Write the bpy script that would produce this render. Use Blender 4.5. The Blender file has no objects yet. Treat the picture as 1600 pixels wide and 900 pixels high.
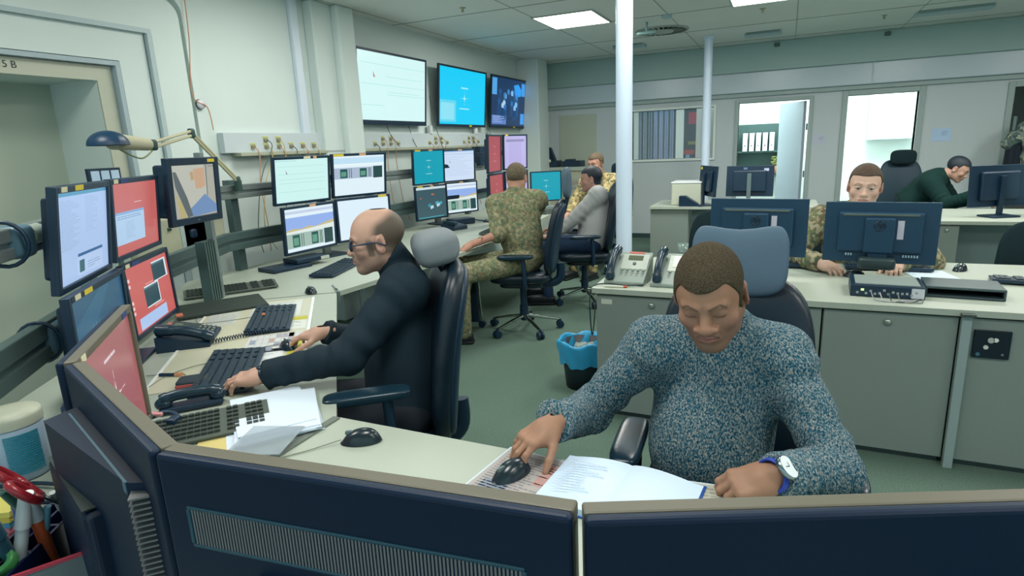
import bpy, math, random
import numpy as np
from mathutils import Vector, Matrix, Euler
PI = math.pi
R = math.radians
COL = bpy.context.scene.collection
random.seed(4)

# ------------------------------------------------------------------ colours and materials
def lin(h):
    h = h.lstrip('#')
    o = []
    for i in (0, 2, 4):
        c = int(h[i:i+2], 16)/255
        o.append(c/12.92 if c <= .04045 else ((c+.055)/1.055)**2.4)
    return (o[0], o[1], o[2], 1.0)

MATS = {}
def mat(name, hexc='#808080', rough=.55, metal=0.0, spec=.5, bump=0.0, bscale=200.0, var=0.0, vscale=6.0, coat=0.0, alpha=None, sheen=0.0, stretch=None, hex2=None):
    if name in MATS: return MATS[name]
    m = bpy.data.materials.new(name); m.use_nodes = True
    nt = m.node_tree; b = nt.nodes['Principled BSDF']
    b.inputs['Base Color'].default_value = lin(hexc)
    b.inputs['Roughness'].default_value = rough
    b.inputs['Metallic'].default_value = metal
    b.inputs['Specular IOR Level'].default_value = spec
    b.inputs['Coat Weight'].default_value = coat
    b.inputs['Sheen Weight'].default_value = sheen
    tc = nt.nodes.new('ShaderNodeTexCoord'); src = tc.outputs['Object']
    if stretch:
        mp = nt.nodes.new('ShaderNodeMapping'); mp.inputs['Scale'].default_value = stretch
        nt.links.new(src, mp.inputs['Vector']); src = mp.outputs['Vector']
    if bump:
        n = nt.nodes.new('ShaderNodeTexNoise'); n.inputs['Scale'].default_value = bscale; n.inputs['Detail'].default_value = 3
        nt.links.new(src, n.inputs['Vector'])
        bp = nt.nodes.new('ShaderNodeBump'); bp.inputs['Strength'].default_value = bump; bp.inputs['Distance'].default_value = .002
        nt.links.new(n.outputs['Fac'], bp.inputs['Height']); nt.links.new(bp.outputs['Normal'], b.inputs['Normal'])
    if var:
        n = nt.nodes.new('ShaderNodeTexNoise'); n.inputs['Scale'].default_value = vscale; n.inputs['Detail'].default_value = 4
        nt.links.new(src, n.inputs['Vector'])
        mx = nt.nodes.new('ShaderNodeMix'); mx.data_type = 'RGBA'
        c = lin(hexc)
        mx.inputs['A'].default_value = c
        mx.inputs['B'].default_value = lin(hex2) if hex2 else (c[0]*(1-var), c[1]*(1-var), c[2]*(1-var), 1)
        rp = nt.nodes.new('ShaderNodeMapRange'); rp.inputs['From Min'].default_value = .38; rp.inputs['From Max'].default_value = .62
        nt.links.new(n.outputs['Fac'], rp.inputs['Value']); nt.links.new(rp.outputs['Result'], mx.inputs['Factor'])
        nt.links.new(mx.outputs['Result'], b.inputs['Base Color'])
    if alpha is not None: b.inputs['Alpha'].default_value = alpha
    MATS[name] = m
    return m

def vmat(name, rough=.55, emit=0.0, spec=.4, bump=0.0, bscale=300.0):
    """material that reads the mesh's own colour attribute"""
    if name in MATS: return MATS[name]
    m = bpy.data.materials.new(name); m.use_nodes = True
    nt = m.node_tree; b = nt.nodes['Principled BSDF']
    at = nt.nodes.new('ShaderNodeVertexColor'); at.layer_name = 'Col'
    b.inputs['Roughness'].default_value = rough; b.inputs['Specular IOR Level'].default_value = spec
    if emit:
        b.inputs['Base Color'].default_value = (.01, .012, .015, 1)
        nt.links.new(at.outputs['Color'], b.inputs['Emission Color']); b.inputs['Emission Strength'].default_value = emit
    else:
        nt.links.new(at.outputs['Color'], b.inputs['Base Color'])
    if bump:
        tc = nt.nodes.new('ShaderNodeTexCoord')
        n = nt.nodes.new('ShaderNodeTexNoise'); n.inputs['Scale'].default_value = bscale; n.inputs['Detail'].default_value = 3
        nt.links.new(tc.outputs['Object'], n.inputs['Vector'])
        bp = nt.nodes.new('ShaderNodeBump'); bp.inputs['Strength'].default_value = bump; bp.inputs['Distance'].default_value = .002
        nt.links.new(n.outputs['Fac'], bp.inputs['Height']); nt.links.new(bp.outputs['Normal'], b.inputs['Normal'])
    MATS[name] = m
    return m

def emat(name, hexc, strength):
    if name in MATS: return MATS[name]
    m = bpy.data.materials.new(name); m.use_nodes = True
    b = m.node_tree.nodes['Principled BSDF']
    b.inputs['Base Color'].default_value = (.8, .8, .8, 1)
    b.inputs['Emission Color'].default_value = lin(hexc); b.inputs['Emission Strength'].default_value = strength
    MATS[name] = m
    return m

def camo(name, cols, scale=9.0):
    """four-colour blotched cloth"""
    m = bpy.data.materials.new(name); m.use_nodes = True
    nt = m.node_tree; b = nt.nodes['Principled BSDF']; b.inputs['Roughness'].default_value = .85; b.inputs['Specular IOR Level'].default_value = .2
    tc = nt.nodes.new('ShaderNodeTexCoord')
    prev = None
    for i, c in enumerate(cols):
        if i == 0:
            prev = c; continue
        mp = nt.nodes.new('ShaderNodeMapping'); mp.inputs['Location'].default_value = (3.1*i, 7.7*i, 1.3*i)
        nt.links.new(tc.outputs['Object'], mp.inputs['Vector'])
        n = nt.nodes.new('ShaderNodeTexNoise'); n.inputs['Scale'].default_value = scale*(1+.35*i); n.inputs['Detail'].default_value = 2.5
        nt.links.new(mp.outputs['Vector'], n.inputs['Vector'])
        rp = nt.nodes.new('ShaderNodeMapRange'); rp.inputs['From Min'].default_value = .50+.01*i; rp.inputs['From Max'].default_value = .54+.01*i
        nt.links.new(n.outputs['Fac'], rp.inputs['Value'])
        mx = nt.nodes.new('ShaderNodeMix'); mx.data_type = 'RGBA'
        nt.links.new(rp.outputs['Result'], mx.inputs['Factor'])
        if isinstance(prev, str): mx.inputs['A'].default_value = lin(prev)
        else: nt.links.new(prev, mx.inputs['A'])
        mx.inputs['B'].default_value = lin(c)
        prev = mx.outputs['Result']
    nt.links.new(prev, b.inputs['Base Color'])
    n = nt.nodes.new('ShaderNodeTexNoise'); n.inputs['Scale'].default_value = 25; nt.links.new(tc.outputs['Object'], n.inputs['Vector'])
    bp = nt.nodes.new('ShaderNodeBump'); bp.inputs['Strength'].default_value = .5; bp.inputs['Distance'].default_value = .012
    nt.links.new(n.outputs['Fac'], bp.inputs['Height']); nt.links.new(bp.outputs['Normal'], b.inputs['Normal'])
    return m

# ------------------------------------------------------------------ mesh builder
class MB:
    def __init__(s, M=None):
        s.v = []; s.f = []; s.c = []; s.sm = []; s.M = M or Matrix()
    def add(s, vs, fs, col=None, smooth=False):
        n = len(s.v); M = s.M
        s.v += [tuple(M @ Vector(p)) for p in vs]
        for f in fs:
            s.f.append(tuple(i+n for i in f)); s.c.append(col); s.sm.append(smooth)
        return s
    def box(s, x0, x1, y0, y1, z0, z1, col=None):
        vs = [(x, y, z) for x in (x0, x1) for y in (y0, y1) for z in (z0, z1)]
        return s.add(vs, [(0,1,3,2), (4,6,7,5), (0,4,5,1), (2,3,7,6), (0,2,6,4), (1,5,7,3)], col)
    def cbox(s, c, d, rz=0, rx=0, ry=0, col=None):
        M0 = s.M; s.M = M0 @ Matrix.Translation(c) @ Euler((rx, ry, rz)).to_matrix().to_4x4()
        s.box(-d[0]/2, d[0]/2, -d[1]/2, d[1]/2, -d[2]/2, d[2]/2, col); s.M = M0
        return s
    def prism(s, pts, z0, z1, col=None, smooth=False):
        n = len(pts)
        a = sum(pts[i][0]*pts[(i+1) % n][1]-pts[(i+1) % n][0]*pts[i][1] for i in range(n))
        if a < 0: pts = pts[::-1]
        vs = [(x, y, z0) for x, y in pts]+[(x, y, z1) for x, y in pts]
        s.add(vs, [tuple(range(n))[::-1], tuple(range(n, 2*n))], col)
        return s.add(vs, [(i, (i+1) % n, n+(i+1) % n, n+i) for i in range(n)], col, smooth)
    def tube(s, path, rad, seg=10, col=None, cap=True, smooth=True, flat=1.0):
        P = [Vector(p) for p in path]; n = len(P)
        if not hasattr(rad, '__len__'): rad = [rad]*n
        T = [(P[min(i+1, n-1)]-P[max(i-1, 0)]).normalized() for i in range(n)]
        a = Vector((0, 0, 1)) if abs(T[0].z) < .9 else Vector((1, 0, 0))
        N = (a-T[0]*a.dot(T[0])).normalized(); vs = []
        for i in range(n):
            N = (N-T[i]*N.dot(T[i])); N = N.normalized() if N.length > 1e-6 else T[i].orthogonal().normalized(); B = T[i].cross(N)
            for k in range(seg):
                t = 2*PI*k/seg
                vs.append(P[i]+(N*math.cos(t)*flat+B*math.sin(t))*rad[i])
        fs = [(i*seg+k, i*seg+(k+1) % seg, (i+1)*seg+(k+1) % seg, (i+1)*seg+k) for i in range(n-1) for k in range(seg)]
        s.add(vs, fs, col, smooth)
        if cap: s.add(vs[:seg], [tuple(range(seg))[::-1]], col); s.add(vs[-seg:], [tuple(range(seg))], col)
        return s
    def cyl(s, p0, p1, r0, r1=None, seg=20, col=None):
        return s.tube([p0, p1], [r0, r0 if r1 is None else r1], seg, col)
    def lathe(s, prof, c=(0, 0, 0), seg=32, col=None, smooth=True, caps=True):
        vs = [(c[0]+r*math.cos(2*PI*k/seg), c[1]+r*math.sin(2*PI*k/seg), c[2]+z) for r, z in prof for k in range(seg)]
        n = len(prof)
        s.add(vs, [(i*seg+k, i*seg+(k+1) % seg, (i+1)*seg+(k+1) % seg, (i+1)*seg+k) for i in range(n-1) for k in range(seg)], col, smooth)
        if not caps: return s
        if prof[0][0] > 1e-6: s.add(vs[:seg], [tuple(range(seg))[::-1]], col)
        if prof[-1][0] > 1e-6: s.add(vs[-seg:], [tuple(range(seg))], col)
        return s
    def grid(s, fn, nu, nv, col=None, smooth=True, closeu=False):
        vs = [fn(i/nu, j/nv) for i in range(nu+1) for j in range(nv+1)]
        return s.add(vs, [(i*(nv+1)+j, (i+1)*(nv+1)+j, (i+1)*(nv+1)+j+1, i*(nv+1)+j+1) for i in range(nu) for j in range(nv)], col, smooth)
    def sphere(s, c, r, seg=16, col=None):
        if not hasattr(r, '__len__'): r = (r, r, r)
        def fn(u, v):
            a = 2*PI*u; b = PI*v
            return (c[0]+r[0]*math.cos(a)*math.sin(b), c[1]+r[1]*math.sin(a)*math.sin(b), c[2]-r[2]*math.cos(b))
        return s.grid(fn, seg, seg//2+2, col)
    def rbox(s, c, d, r=.01, n=5, e=.35, col=None, rz=0, rx=0, ry=0):
        """soft pad: superellipsoid box"""
        M0 = s.M; s.M = M0 @ Matrix.Translation(c) @ Euler((rx, ry, rz)).to_matrix().to_4x4()
        def pw(x, p): return math.copysign(abs(x)**p, x)
        def fn(u, v):
            a = 2*PI*u-PI; b = PI*v-PI/2
            return (d[0]/2*pw(math.cos(b), e)*pw(math.cos(a), e), d[1]/2*pw(math.cos(b), e)*pw(math.sin(a), e), d[2]/2*pw(math.sin(b), e))
        s.grid(fn, 40, 20, col); s.M = M0
        return s
    def text(s, txt, size, M=None, depth=.0005, col=None, font_shear=0.0):
        cu = bpy.data.curves.new('tmp', 'FONT'); cu.body = txt; cu.size = size; cu.extrude = depth; cu.align_x = 'CENTER'; cu.align_y = 'CENTER'; cu.shear = font_shear
        o = bpy.data.objects.new('tmp', cu); COL.objects.link(o)
        dg = bpy.context.evaluated_depsgraph_get(); me = bpy.data.meshes.new_from_object(o.evaluated_get(dg))
        M0 = s.M
        if M: s.M = M0 @ M
        s.add([v.co[:] for v in me.vertices], [tuple(p.vertices) for p in me.polygons], col); s.M = M0
        bpy.data.objects.remove(o); bpy.data.curves.remove(cu); bpy.data.meshes.remove(me)
        return s
    def build(s, name, m, parent=None, bevel=0.0, smooth=None, label=None, seg=2, sub=0, kind=None):
        me = bpy.data.meshes.new(name); me.from_pydata(s.v, [], s.f); me.validate(clean_customdata=False)
        if len(me.polygons) == len(s.f):
            me.polygons.foreach_set('use_smooth', [bool(x) if smooth is None else smooth for x in s.sm])
            if any(c for c in s.c):
                at = me.color_attributes.new('Col', 'FLOAT_COLOR', 'CORNER'); arr = []
                for p, c in zip(me.polygons, s.c):
                    cc = lin(c) if isinstance(c, str) else (c or (.5, .5, .5, 1)); arr += list(cc)*p.loop_total
                at.data.foreach_set('color', arr)
        else: print('MESH MISMATCH', name, len(me.polygons), len(s.f))
        if isinstance(m, (list, tuple)):
            for q in m: me.materials.append(q)
        elif m: me.materials.append(m)
        o = bpy.data.objects.new(name, me); COL.objects.link(o)
        if parent: o.parent = parent
        if bevel:
            b = o.modifiers.new('Bevel', 'BEVEL'); b.width = bevel; b.segments = seg; b.limit_method = 'ANGLE'; b.angle_limit = R(40)
        if sub:
            q = o.modifiers.new('Sub', 'SUBSURF'); q.levels = sub; q.render_levels = sub
        if label: o['label'] = label
        if kind: o['kind'] = kind
        return o

def thing(name, label, cat, loc=(0, 0, 0), rz=0, group=None, rot=None):
    o = bpy.data.objects.new(name, None); COL.objects.link(o); o.empty_display_size = .05
    o.location = loc; o.rotation_euler = rot or (0, 0, rz); o['label'] = label; o['category'] = cat
    if group: o['group'] = group
    return o
def tag(o, label, cat, group=None, kind=None):
    o['label'] = label; o['category'] = cat
    if group: o['group'] = group
    if kind: o['kind'] = kind
    return o
def struct(o, label=None):
    o['kind'] = 'structure'
    if label: o['label'] = label
    return o
def place(o, loc, rz=0, rot=None):
    o.location = loc; o.rotation_euler = rot or (0, 0, rz); return o
def copy_tree(o, parent=None):
    c = o.copy(); COL.objects.link(c); c.parent = parent
    for ch in list(o.children): copy_tree(ch, c)
    return c
def T(x, y, z): return Matrix.Translation((x, y, z))
def RX(a): return Matrix.Rotation(a, 4, 'X')
def RY(a): return Matrix.Rotation(a, 4, 'Y')
def RZ(a): return Matrix.Rotation(a, 4, 'Z')
def bez(p, n=12):
    """smooth curve through the points"""
    P = [Vector(q) for q in p]; out = []
    for i in range(len(P)-1):
        a = P[max(i-1, 0)]; b = P[i]; c = P[i+1]; d = P[min(i+2, len(P)-1)]
        for k in range(n):
            t = k/n
            out.append(.5*((2*b)+(c-a)*t+(2*a-5*b+4*c-d)*t*t+(3*b-a-3*c+d)*t**3))
    out.append(P[-1]); return out

# ------------------------------------------------------------------ smooth solid bodies (signed distances -> one surface)
F32 = np.float32
def V3(p): return np.array(p, dtype=F32)
def unit(v): v = np.array(v, float); return v/np.linalg.norm(v)
def cap(p, a, b, ra, rb=None):
    rb = ra if rb is None else rb; a = V3(a); b = V3(b); ab = b-a
    q = p-a; t = np.clip(q@ab/max(float(ab@ab), 1e-9), 0, 1)
    q = q-t[:, None]*ab
    return np.sqrt((q*q).sum(1))-(ra+(rb-ra)*t)
def ell(p, c, r, M=None):
    q = p-V3(c)
    if M is not None: q = q@M.astype(F32)
    r = V3(r); a = q/r; k0 = np.sqrt((a*a).sum(1)); b = a/r; k1 = np.sqrt((b*b).sum(1))+1e-9
    return k0*(k0-1)/k1
def bx(p, c, h, r=0.0, M=None):
    q = p-V3(c)
    if M is not None: q = q@M.astype(F32)
    q = np.abs(q)-V3(h)+r
    return np.sqrt((np.maximum(q, 0)**2).sum(1))+np.minimum(q.max(1), 0)-r
def pl(p, c, n):
    return (p-V3(c))@V3(unit(n))          # positive on the side n points to
def su(a, b, k):
    h = np.maximum(k-np.abs(a-b), 0)/k
    return np.minimum(a, b)-h*h*k*.25
def ss(a, b, k): return -su(-a, b, k)      # a minus b
def si(a, b, k): return -su(-a, -b, k)

def surf(fn, lo, hi, step):
    """surface of fn<0 inside the box, evaluated only near the surface"""
    lo = np.array(lo, float); hi = np.array(hi, float); B = 6
    nb = np.maximum(np.ceil((hi-lo)/(step*B)).astype(int), 1); N = nb*B+1
    V = np.full(N, 1.0, F32)
    ci = np.stack(np.meshgrid(*[np.arange(k) for k in nb], indexing='ij'), -1).reshape(-1, 3)
    cd = fn((lo+(ci+.5)*B*step).astype(F32))
    lim = B*step*.87*1.55
    near = np.abs(cd) < lim
    for c, s in zip(ci[~near], cd[~near]):
        if s < 0: V[c[0]*B:c[0]*B+B+1, c[1]*B:c[1]*B+B+1, c[2]*B:c[2]*B+B+1] = -1
    off = np.stack(np.meshgrid(*[np.arange(B+1)]*3, indexing='ij'), -1).reshape(-1, 3)
    nc = ci[near]
    for k in range(0, len(nc), 400):
        idx = (nc[k:k+400, None, :]*B+off[None]).reshape(-1, 3)
        d = fn((lo+idx*step).astype(F32))
        V[idx[:, 0], idx[:, 1], idx[:, 2]] = d
    V[np.abs(V) < 1e-9] = 1e-9
    V[0] = np.abs(V[0]); V[-1] = np.abs(V[-1]); V[:, 0] = np.abs(V[:, 0]); V[:, -1] = np.abs(V[:, -1]); V[:, :, 0] = np.abs(V[:, :, 0]); V[:, :, -1] = np.abs(V[:, :, -1])
    ins = V < 0
    cnt = sum(ins[i:N[0]-1+i, j:N[1]-1+j, k:N[2]-1+k].astype(np.int8) for i in (0, 1) for j in (0, 1) for k in (0, 1))
    act = np.argwhere((cnt > 0) & (cnt < 8))
    ID = np.full(N-1, -1, np.int64); ID[act[:, 0], act[:, 1], act[:, 2]] = np.arange(len(act))
    acc = np.zeros((len(act), 3)); num = np.zeros(len(act))
    cor = [(i, j, k) for i in (0, 1) for j in (0, 1) for k in (0, 1)]
    for a in cor:
        for ax in range(3):
            if a[ax]: continue
            b = list(a); b[ax] = 1
            va = V[act[:, 0]+a[0], act[:, 1]+a[1], act[:, 2]+a[2]]; vb = V[act[:, 0]+b[0], act[:, 1]+b[1], act[:, 2]+b[2]]
            m = (va < 0) != (vb < 0); t = np.where(m, va/np.where(m, va-vb, 1), 0)
            pt = np.tile(np.array(a, float), (len(act), 1)); pt[:, ax] += t
            acc += pt*m[:, None]; num += m
    verts = lo+(act+acc/num[:, None])*step
    faces = []
    for ax in range(3):
        u, w = (ax+1) % 3, (ax+2) % 3
        sl0 = [slice(None)]*3; sl1 = [slice(None)]*3; sl0[ax] = slice(0, N[ax]-1); sl1[ax] = slice(1, N[ax])
        A = ins[tuple(sl0)]; Bq = ins[tuple(sl1)]
        e = np.argwhere(A != Bq); e = e[(e[:, u] > 0) & (e[:, w] > 0) & (e[:, u] < N[u]-1) & (e[:, w] < N[w]-1)]
        if not len(e): continue
        s = A[e[:, 0], e[:, 1], e[:, 2]]
        def g(du, dw):
            q = e.copy(); q[:, u] -= du; q[:, w] -= dw
            return ID[q[:, 0], q[:, 1], q[:, 2]]
        q = np.stack([g(1, 1), g(0, 1), g(0, 0), g(1, 0)], 1)
        q[~s] = q[~s][:, ::-1]
        faces.append(q)
    faces = np.concatenate(faces) if faces else np.zeros((0, 4), int)
    faces = faces[(faces >= 0).all(1)]
    return verts, faces

def npmesh(name, parts, m, parent=None, paint=None, label=None, smooth=True):
    """join (verts, faces) pieces into one mesh; paint(verts)->rgba array"""
    vs = []; fs = []; n = 0
    for v, f in parts:
        vs.append(v); fs.append(f+n); n += len(v)
    v = np.concatenate(vs); f = np.concatenate(fs)
    me = bpy.data.meshes.new(name)
    me.vertices.add(len(v)); me.vertices.foreach_set('co', v.astype(F32).ravel())
    me.loops.add(len(f)*4); me.loops.foreach_set('vertex_index', f.ravel().astype(np.int32))
    me.polygons.add(len(f)); me.polygons.foreach_set('loop_start', np.arange(0, len(f)*4, 4, dtype=np.int32))
    me.polygons.foreach_set('loop_total', np.full(len(f), 4, np.int32)); me.polygons.foreach_set('use_smooth', np.full(len(f), smooth))
    me.update(calc_edges=True)
    if paint is not None:
        at = me.color_attributes.new('Col', 'FLOAT_COLOR', 'POINT'); at.data.foreach_set('color', paint(v).astype(F32).ravel())
    me.materials.append(m)
    o = bpy.data.objects.new(name, me); COL.objects.link(o)
    if parent:
        o.parent = parent; o.matrix_parent_inverse = Matrix.Translation(parent.location).inverted()
    if label: o['label'] = label
    return o
# ------------------------------------------------------------------ people
def frame(fwd, up=(0, 0, 1), roll=0.0):
    """columns: x = person's left, y = backwards, z = up"""
    y = -unit(fwd); z = np.array(up, float); z = unit(z-y*(z@y)); x = np.cross(y, z)
    c, s = math.cos(roll), math.sin(roll)
    x, z = x*c+z*s, z*c-x*s
    return np.stack([x, y, z], 1)

def capw(p, a, b, ra, rb, amp, n, ph=0.0, dirv=(0, 0, 1), pw=1.0):
    """sleeve with uneven cloth folds gathered along it"""
    a = V3(a); b = V3(b); ab = b-a; q = p-a; t = np.clip(q@ab/float(ab@ab), 0, 1)
    q = q-t[:, None]*ab; ax = ab/np.linalg.norm(ab); u = np.cross(ax, V3(dirv)); u /= np.linalg.norm(u)+1e-6; v = np.cross(ax, u)
    g = np.arctan2(q@v, q@u)
    w = np.sin(2*PI*n*t+1.9*np.sin(g+ph)+ph)*(.5+.5*np.sin(g+ph*2+t*5))+.55*np.sin(2*PI*n*1.6*t-2.3*np.sin(g+1.3*ph)+2*ph)*(.5-.5*np.sin(g+ph+t*3))
    return np.sqrt((q*q).sum(1))-(ra+(rb-ra)*t)-amp*w*(.35+.65*np.abs(2*t-1))

def head_sdf(p, o, M, s=1.0, nose=1.0, jaw=1.0, lids=0.0, neck=None, ear=True):
    q = ((p-V3(o))@M.astype(F32)/s).astype(F32)
    ax = q.copy(); ax[:, 0] = np.abs(ax[:, 0])                    # mirrored half
    d = ell(q, (0, .014, .036), (.0745, .094, .082))
    d = su(d, ell(q, (0, -.022, .005), (.066, .066, .088)), .03)
    d = su(d, ell(q, (0, -.031, -.055), (.054*jaw, .057, .052)), .03)
    d = su(d, cap(ax, (.046*jaw, .004, -.055), (.018*jaw, -.060, -.094), .017, .016), .03)
    d = su(d, ell(q, (0, -.075, -.096), (.023*jaw, .018, .019)), .022)
    d = su(d, ell(ax, (.043, -.060, -.024), (.022, .018, .018)), .022)
    d = su(d, cap(ax, (.012, -.086, .021), (.043, -.073, .022), .0075, .006), .016)
    d = ss(d, ell(ax, (.0315, -.094, .002), (.018, .016, .0115)), .014)
    d = su(d, ell(ax, (.031, -.0715, .001), (.0150, .0135, .0125)), .005)
    if lids > 0:
        d = su(d, ell(ax, (.031, -.0735, .001+.0015*lids), (.0165, .0145, .0115)), .003)
        d = ss(d, cap(ax, (.018, -.0895, -.0065), (.044, -.083, -.005), .0012), .003)
    else:
        d = su(d, ell(ax, (.031, -.0732, .0058), (.0165, .0140, .0080)), .003)
        d = su(d, ell(ax, (.031, -.0725, -.0078), (.0155, .0130, .0055)), .004)
    # nose
    d = su(d, cap(q, (0, -.081, .014), (0, -.101, -.024), .0075, .0095*nose), .012)
    d = su(d, ell(q, (0, -.1035, -.0300), (.0125*nose, .0130, .0105)), .008)
    d = su(d, ell(ax, (.0135*nose, -.0945, -.0335), (.0085*nose, .0110, .0085)), .006)
    d = ss(d, ell(ax, (.0070*nose, -.1010, -.0410), (.0042, .0060, .0040)), .003)
    # mouth
    d = su(d, ell(q, (0, -.078, -.058), (.030, .020, .020)), .016)
    d = su(d, cap(ax, (0, -.0975, -.0545), (.020, -.0885, -.0580), .0050, .0025), .006)
    d = su(d, cap(ax, (0, -.0965, -.0650), (.017, -.0885, -.0625), .0062, .0030), .006)
    d = ss(d, cap(ax, (0, -.1025, -.0595), (.024, -.0895, -.0605), .0010), .004)
    d = ss(d, cap(q, (0, -.1010, -.0440), (0, -.1020, -.0500), .0018), .005)
    d = ss(d, cap(ax, (.020, -.098, -.036), (.034, -.088, -.058), .0012), .009)      # smile folds
    d = ss(d, cap(q, (0, -.0965, .018), (0, -.0960, .026), .0010), .006)
    if ear:
        c, sn = math.cos(.35), math.sin(.35)
        E = np.array([[c, -sn, 0], [sn, c, 0], [0, 0, 1]])
        e = ell(ax, (.0790, .012, -.006), (.0075, .0195, .0320), E)
        e = ss(e, ell(ax, (.0860, .008, -.002), (.0060, .0110, .0170), E), .006)
        d = su(d, e, .008)
    d = d*s
    if neck is not None:
        a = np.array(o)+M@np.array([0, .022, -.055])*s
        d = su(d, cap(p, a, neck, .056*s, .060*s), .03)
        nn = unit(np.array(neck)-a)
        xx = M[:, 0]
        d = su(d, cap(p, np.array(o)+M@np.array([.048, .018, -.045])*s, np.array(neck)-xx*0+M@np.array([.02, -.03, 0])*s, .012, .014), .03)
        d = su(d, cap(p, np.array(o)+M@np.array([-.048, .018, -.045])*s, np.array(neck)+M@np.array([-.02, -.03, 0])*s, .012, .014), .03)
    return d

def head_paint(v, o, M, s, skin, lip, brow, stub=None, eye=True, hairc=None, hairfn=None, iris='#2c3a3c', bthick=1.0, btilt=0.0, mdown=0, sock=0.0, must=0.0):
    """skin colour map in head coordinates: lips, brows, eyes, beard shadow"""
    q = ((v-np.array(o))@M)/s; ax = np.abs(q[:, 0]); y = q[:, 1]; z = q[:, 2]
    def L(h): return np.array(lin(h))
    c = np.tile(L(skin), (len(v), 1))
    front = y < -.05
    def blend(w, col):
        w = np.clip(w, 0, 1)[:, None]; return c*(1-w)+col*w
    c = blend(.45*np.exp(-((ax-.05)**2+(z+.03)**2)/.0005)*front, L(lip))
    c = blend(.35*np.exp(-((ax)**2+(z+.03)**2)/.0002)*(y < -.085), L(lip))
    c = blend(.5*((ax > .076) & (y > -.02)), L(lip))
    if stub is not None:
        m = np.clip((-.028-z)/.02, 0, 1)*np.clip((.03-y)/.03, 0, 1)*(((q[:, 0]**2+(z+.0)**2) < .05))
        c = blend(stub[1]*m*((z > -.13) & (ax < .08)), L(stub[0]))
    zl = -.0595-.06*ax*ax/.02
    lp = (ax < .0255) & (y < -.082) & (np.abs(z-zl) < .0088*(1-(ax/.027)**2)+.0008)
    c[lp] = L(lip)
    c[(ax < .0255) & (y < -.082) & (np.abs(z-zl) < .0011)] = L(lip)*np.array([.35, .35, .35, 1])
    if eye:
        ey = ((ax-.031)/.0132)**2+((z-.000)/.0048)**2 < 1
        ey &= (y < -.076)
        c[ey] = L('#9aa09c'); ir = ey & (np.abs(ax-.031) < .0056); c[ir] = L(iris)
        lash = (((ax-.031)/.0155)**2+((z-.001)/.0066)**2 < 1) & ~ey & (z > .001) & (y < -.07); c[lash] = L(brow)*.7+c[lash]*.3
    else:
        lash = (np.abs(z+.0060-.0015*np.cos((ax-.031)*90)) < .0014) & (ax > .018) & (ax < .045) & (y < -.07); c[lash] = L(brow)
    if sock: c = blend(sock*np.exp(-((ax-.030)**2/.00022+(z-.002)**2/.00012))*(y < -.06), L(brow))
    if must: c = blend(must*(np.abs(z+.0478+.35*ax*ax/.02) < .0022)*(ax < .026)*(y < -.08), L(brow))
    bz = .0235+btilt*np.clip((.040-ax)/.03, 0, 1)+.005*np.clip((ax-.012)/.022, 0, 1)-.010*np.clip((ax-.036)/.014, 0, 1)
    bw = (ax > .011) & (ax < .050) & (np.abs(z-bz) < .0036*bthick) & (y < -.05)
    c[bw] = L(brow)*.75+c[bw]*.25
    if hairfn is not None:
        w = hairfn(q); c = blend(w, L(hairc))
    c[:, 3] = 1
    return c

def hand_sdf(p, H):
    """H: o wrist, M columns (x thumb-side for side=+1, y to fingers, z back of hand), side, curl[4], spread, thumb(dir, bend), s"""
    s = H.get('s', 1.0); sd = H.get('side', 1)
    q = ((p-V3(H['o']))@H['M'].astype(F32)/s).astype(F32)
    d = bx(q, (0, .052, -.002), (.036, .044, .0125), .012)
    d = su(d, cap(q, (0, -.03, 0), (0, .03, 0), .0255, .026), .03)
    d = su(d, ell(q, (sd*.024, .040, -.010), (.018, .032, .014)), .012)
    d = su(d, ell(q, (-sd*.026, .045, -.008), (.013, .034, .012)), .012)
    xs = [.0285, .0095, -.0095, -.0275]; ln = [.070, .078, .073, .057]; y0 = [.092, .096, .091, .082]; rr = [.0088, .0090, .0086, .0076]
    for i in range(4):
        cu = H['curl'][i]; cu = cu if hasattr(cu, '__len__') else (cu, cu*1.2, cu*.7)
        a = np.array([sd*xs[i], y0[i]-.008, -.001]); r = rr[i]
        sp = H.get('spread', .06)*(1.5-i)*sd+H.get('dev', 0)
        ang = 0; dd = None
        d = su(d, cap(q, (sd*xs[i]*.8, .04, 0), a, .0095, .0095), .008)
        pts = [a]
        for j, fr in enumerate((.46, .30, .24)):
            ang += cu[j]
            dirv = np.array([math.sin(sp)*math.cos(ang), math.cos(sp)*math.cos(ang), -math.sin(ang)])
            a2 = pts[-1]+dirv*ln[i]*fr; pts.append(a2)
        rads = [r*1.08, r*1.0, r*.93, r*.80]
        f = cap(q, pts[0], pts[1], rads[0], rads[1])
        f = su(f, cap(q, pts[1], pts[2], rads[1], rads[2]), .003)
        f = su(f, cap(q, pts[2], pts[3], rads[2], rads[3]), .003)
        f = su(f, ell(q, pts[0]+np.array([0, 0, .003]), (.009, .010, .0085)), .004)
        d = su(d, f, .0035 if i else .006)
    th = H.get('thumb', [(sd*.75, .62, -.25), (sd*.35, .9, -.25), (sd*.1, .95, -.3)])
    a = np.array([sd*.022, .018, -.008]); L = (.042, .034, .028); r = (.0145, .0110, .0100, .0082)
    for j in range(3):
        b = a+unit(th[j])*L[j]
        d = su(d, cap(q, a, b, r[j], r[j+1]), .012 if j == 0 else .003); a = b
    return d*s

def ik(S, W, l1, l2, pole):
    S = np.array(S, float); W = np.array(W, float); v = W-S; D = np.linalg.norm(v)
    if D > (l1+l2)*.999: l1 *= D*1.001/(l1+l2); l2 = D*1.001-l1
    a = (l1*l1-l2*l2+D*D)/(2*D); h = math.sqrt(max(l1*l1-a*a, 0)); n = v/D
    pv = np.array(pole, float); pv = unit(pv-n*(pv@n))
    return S+n*a+pv*h

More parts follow.
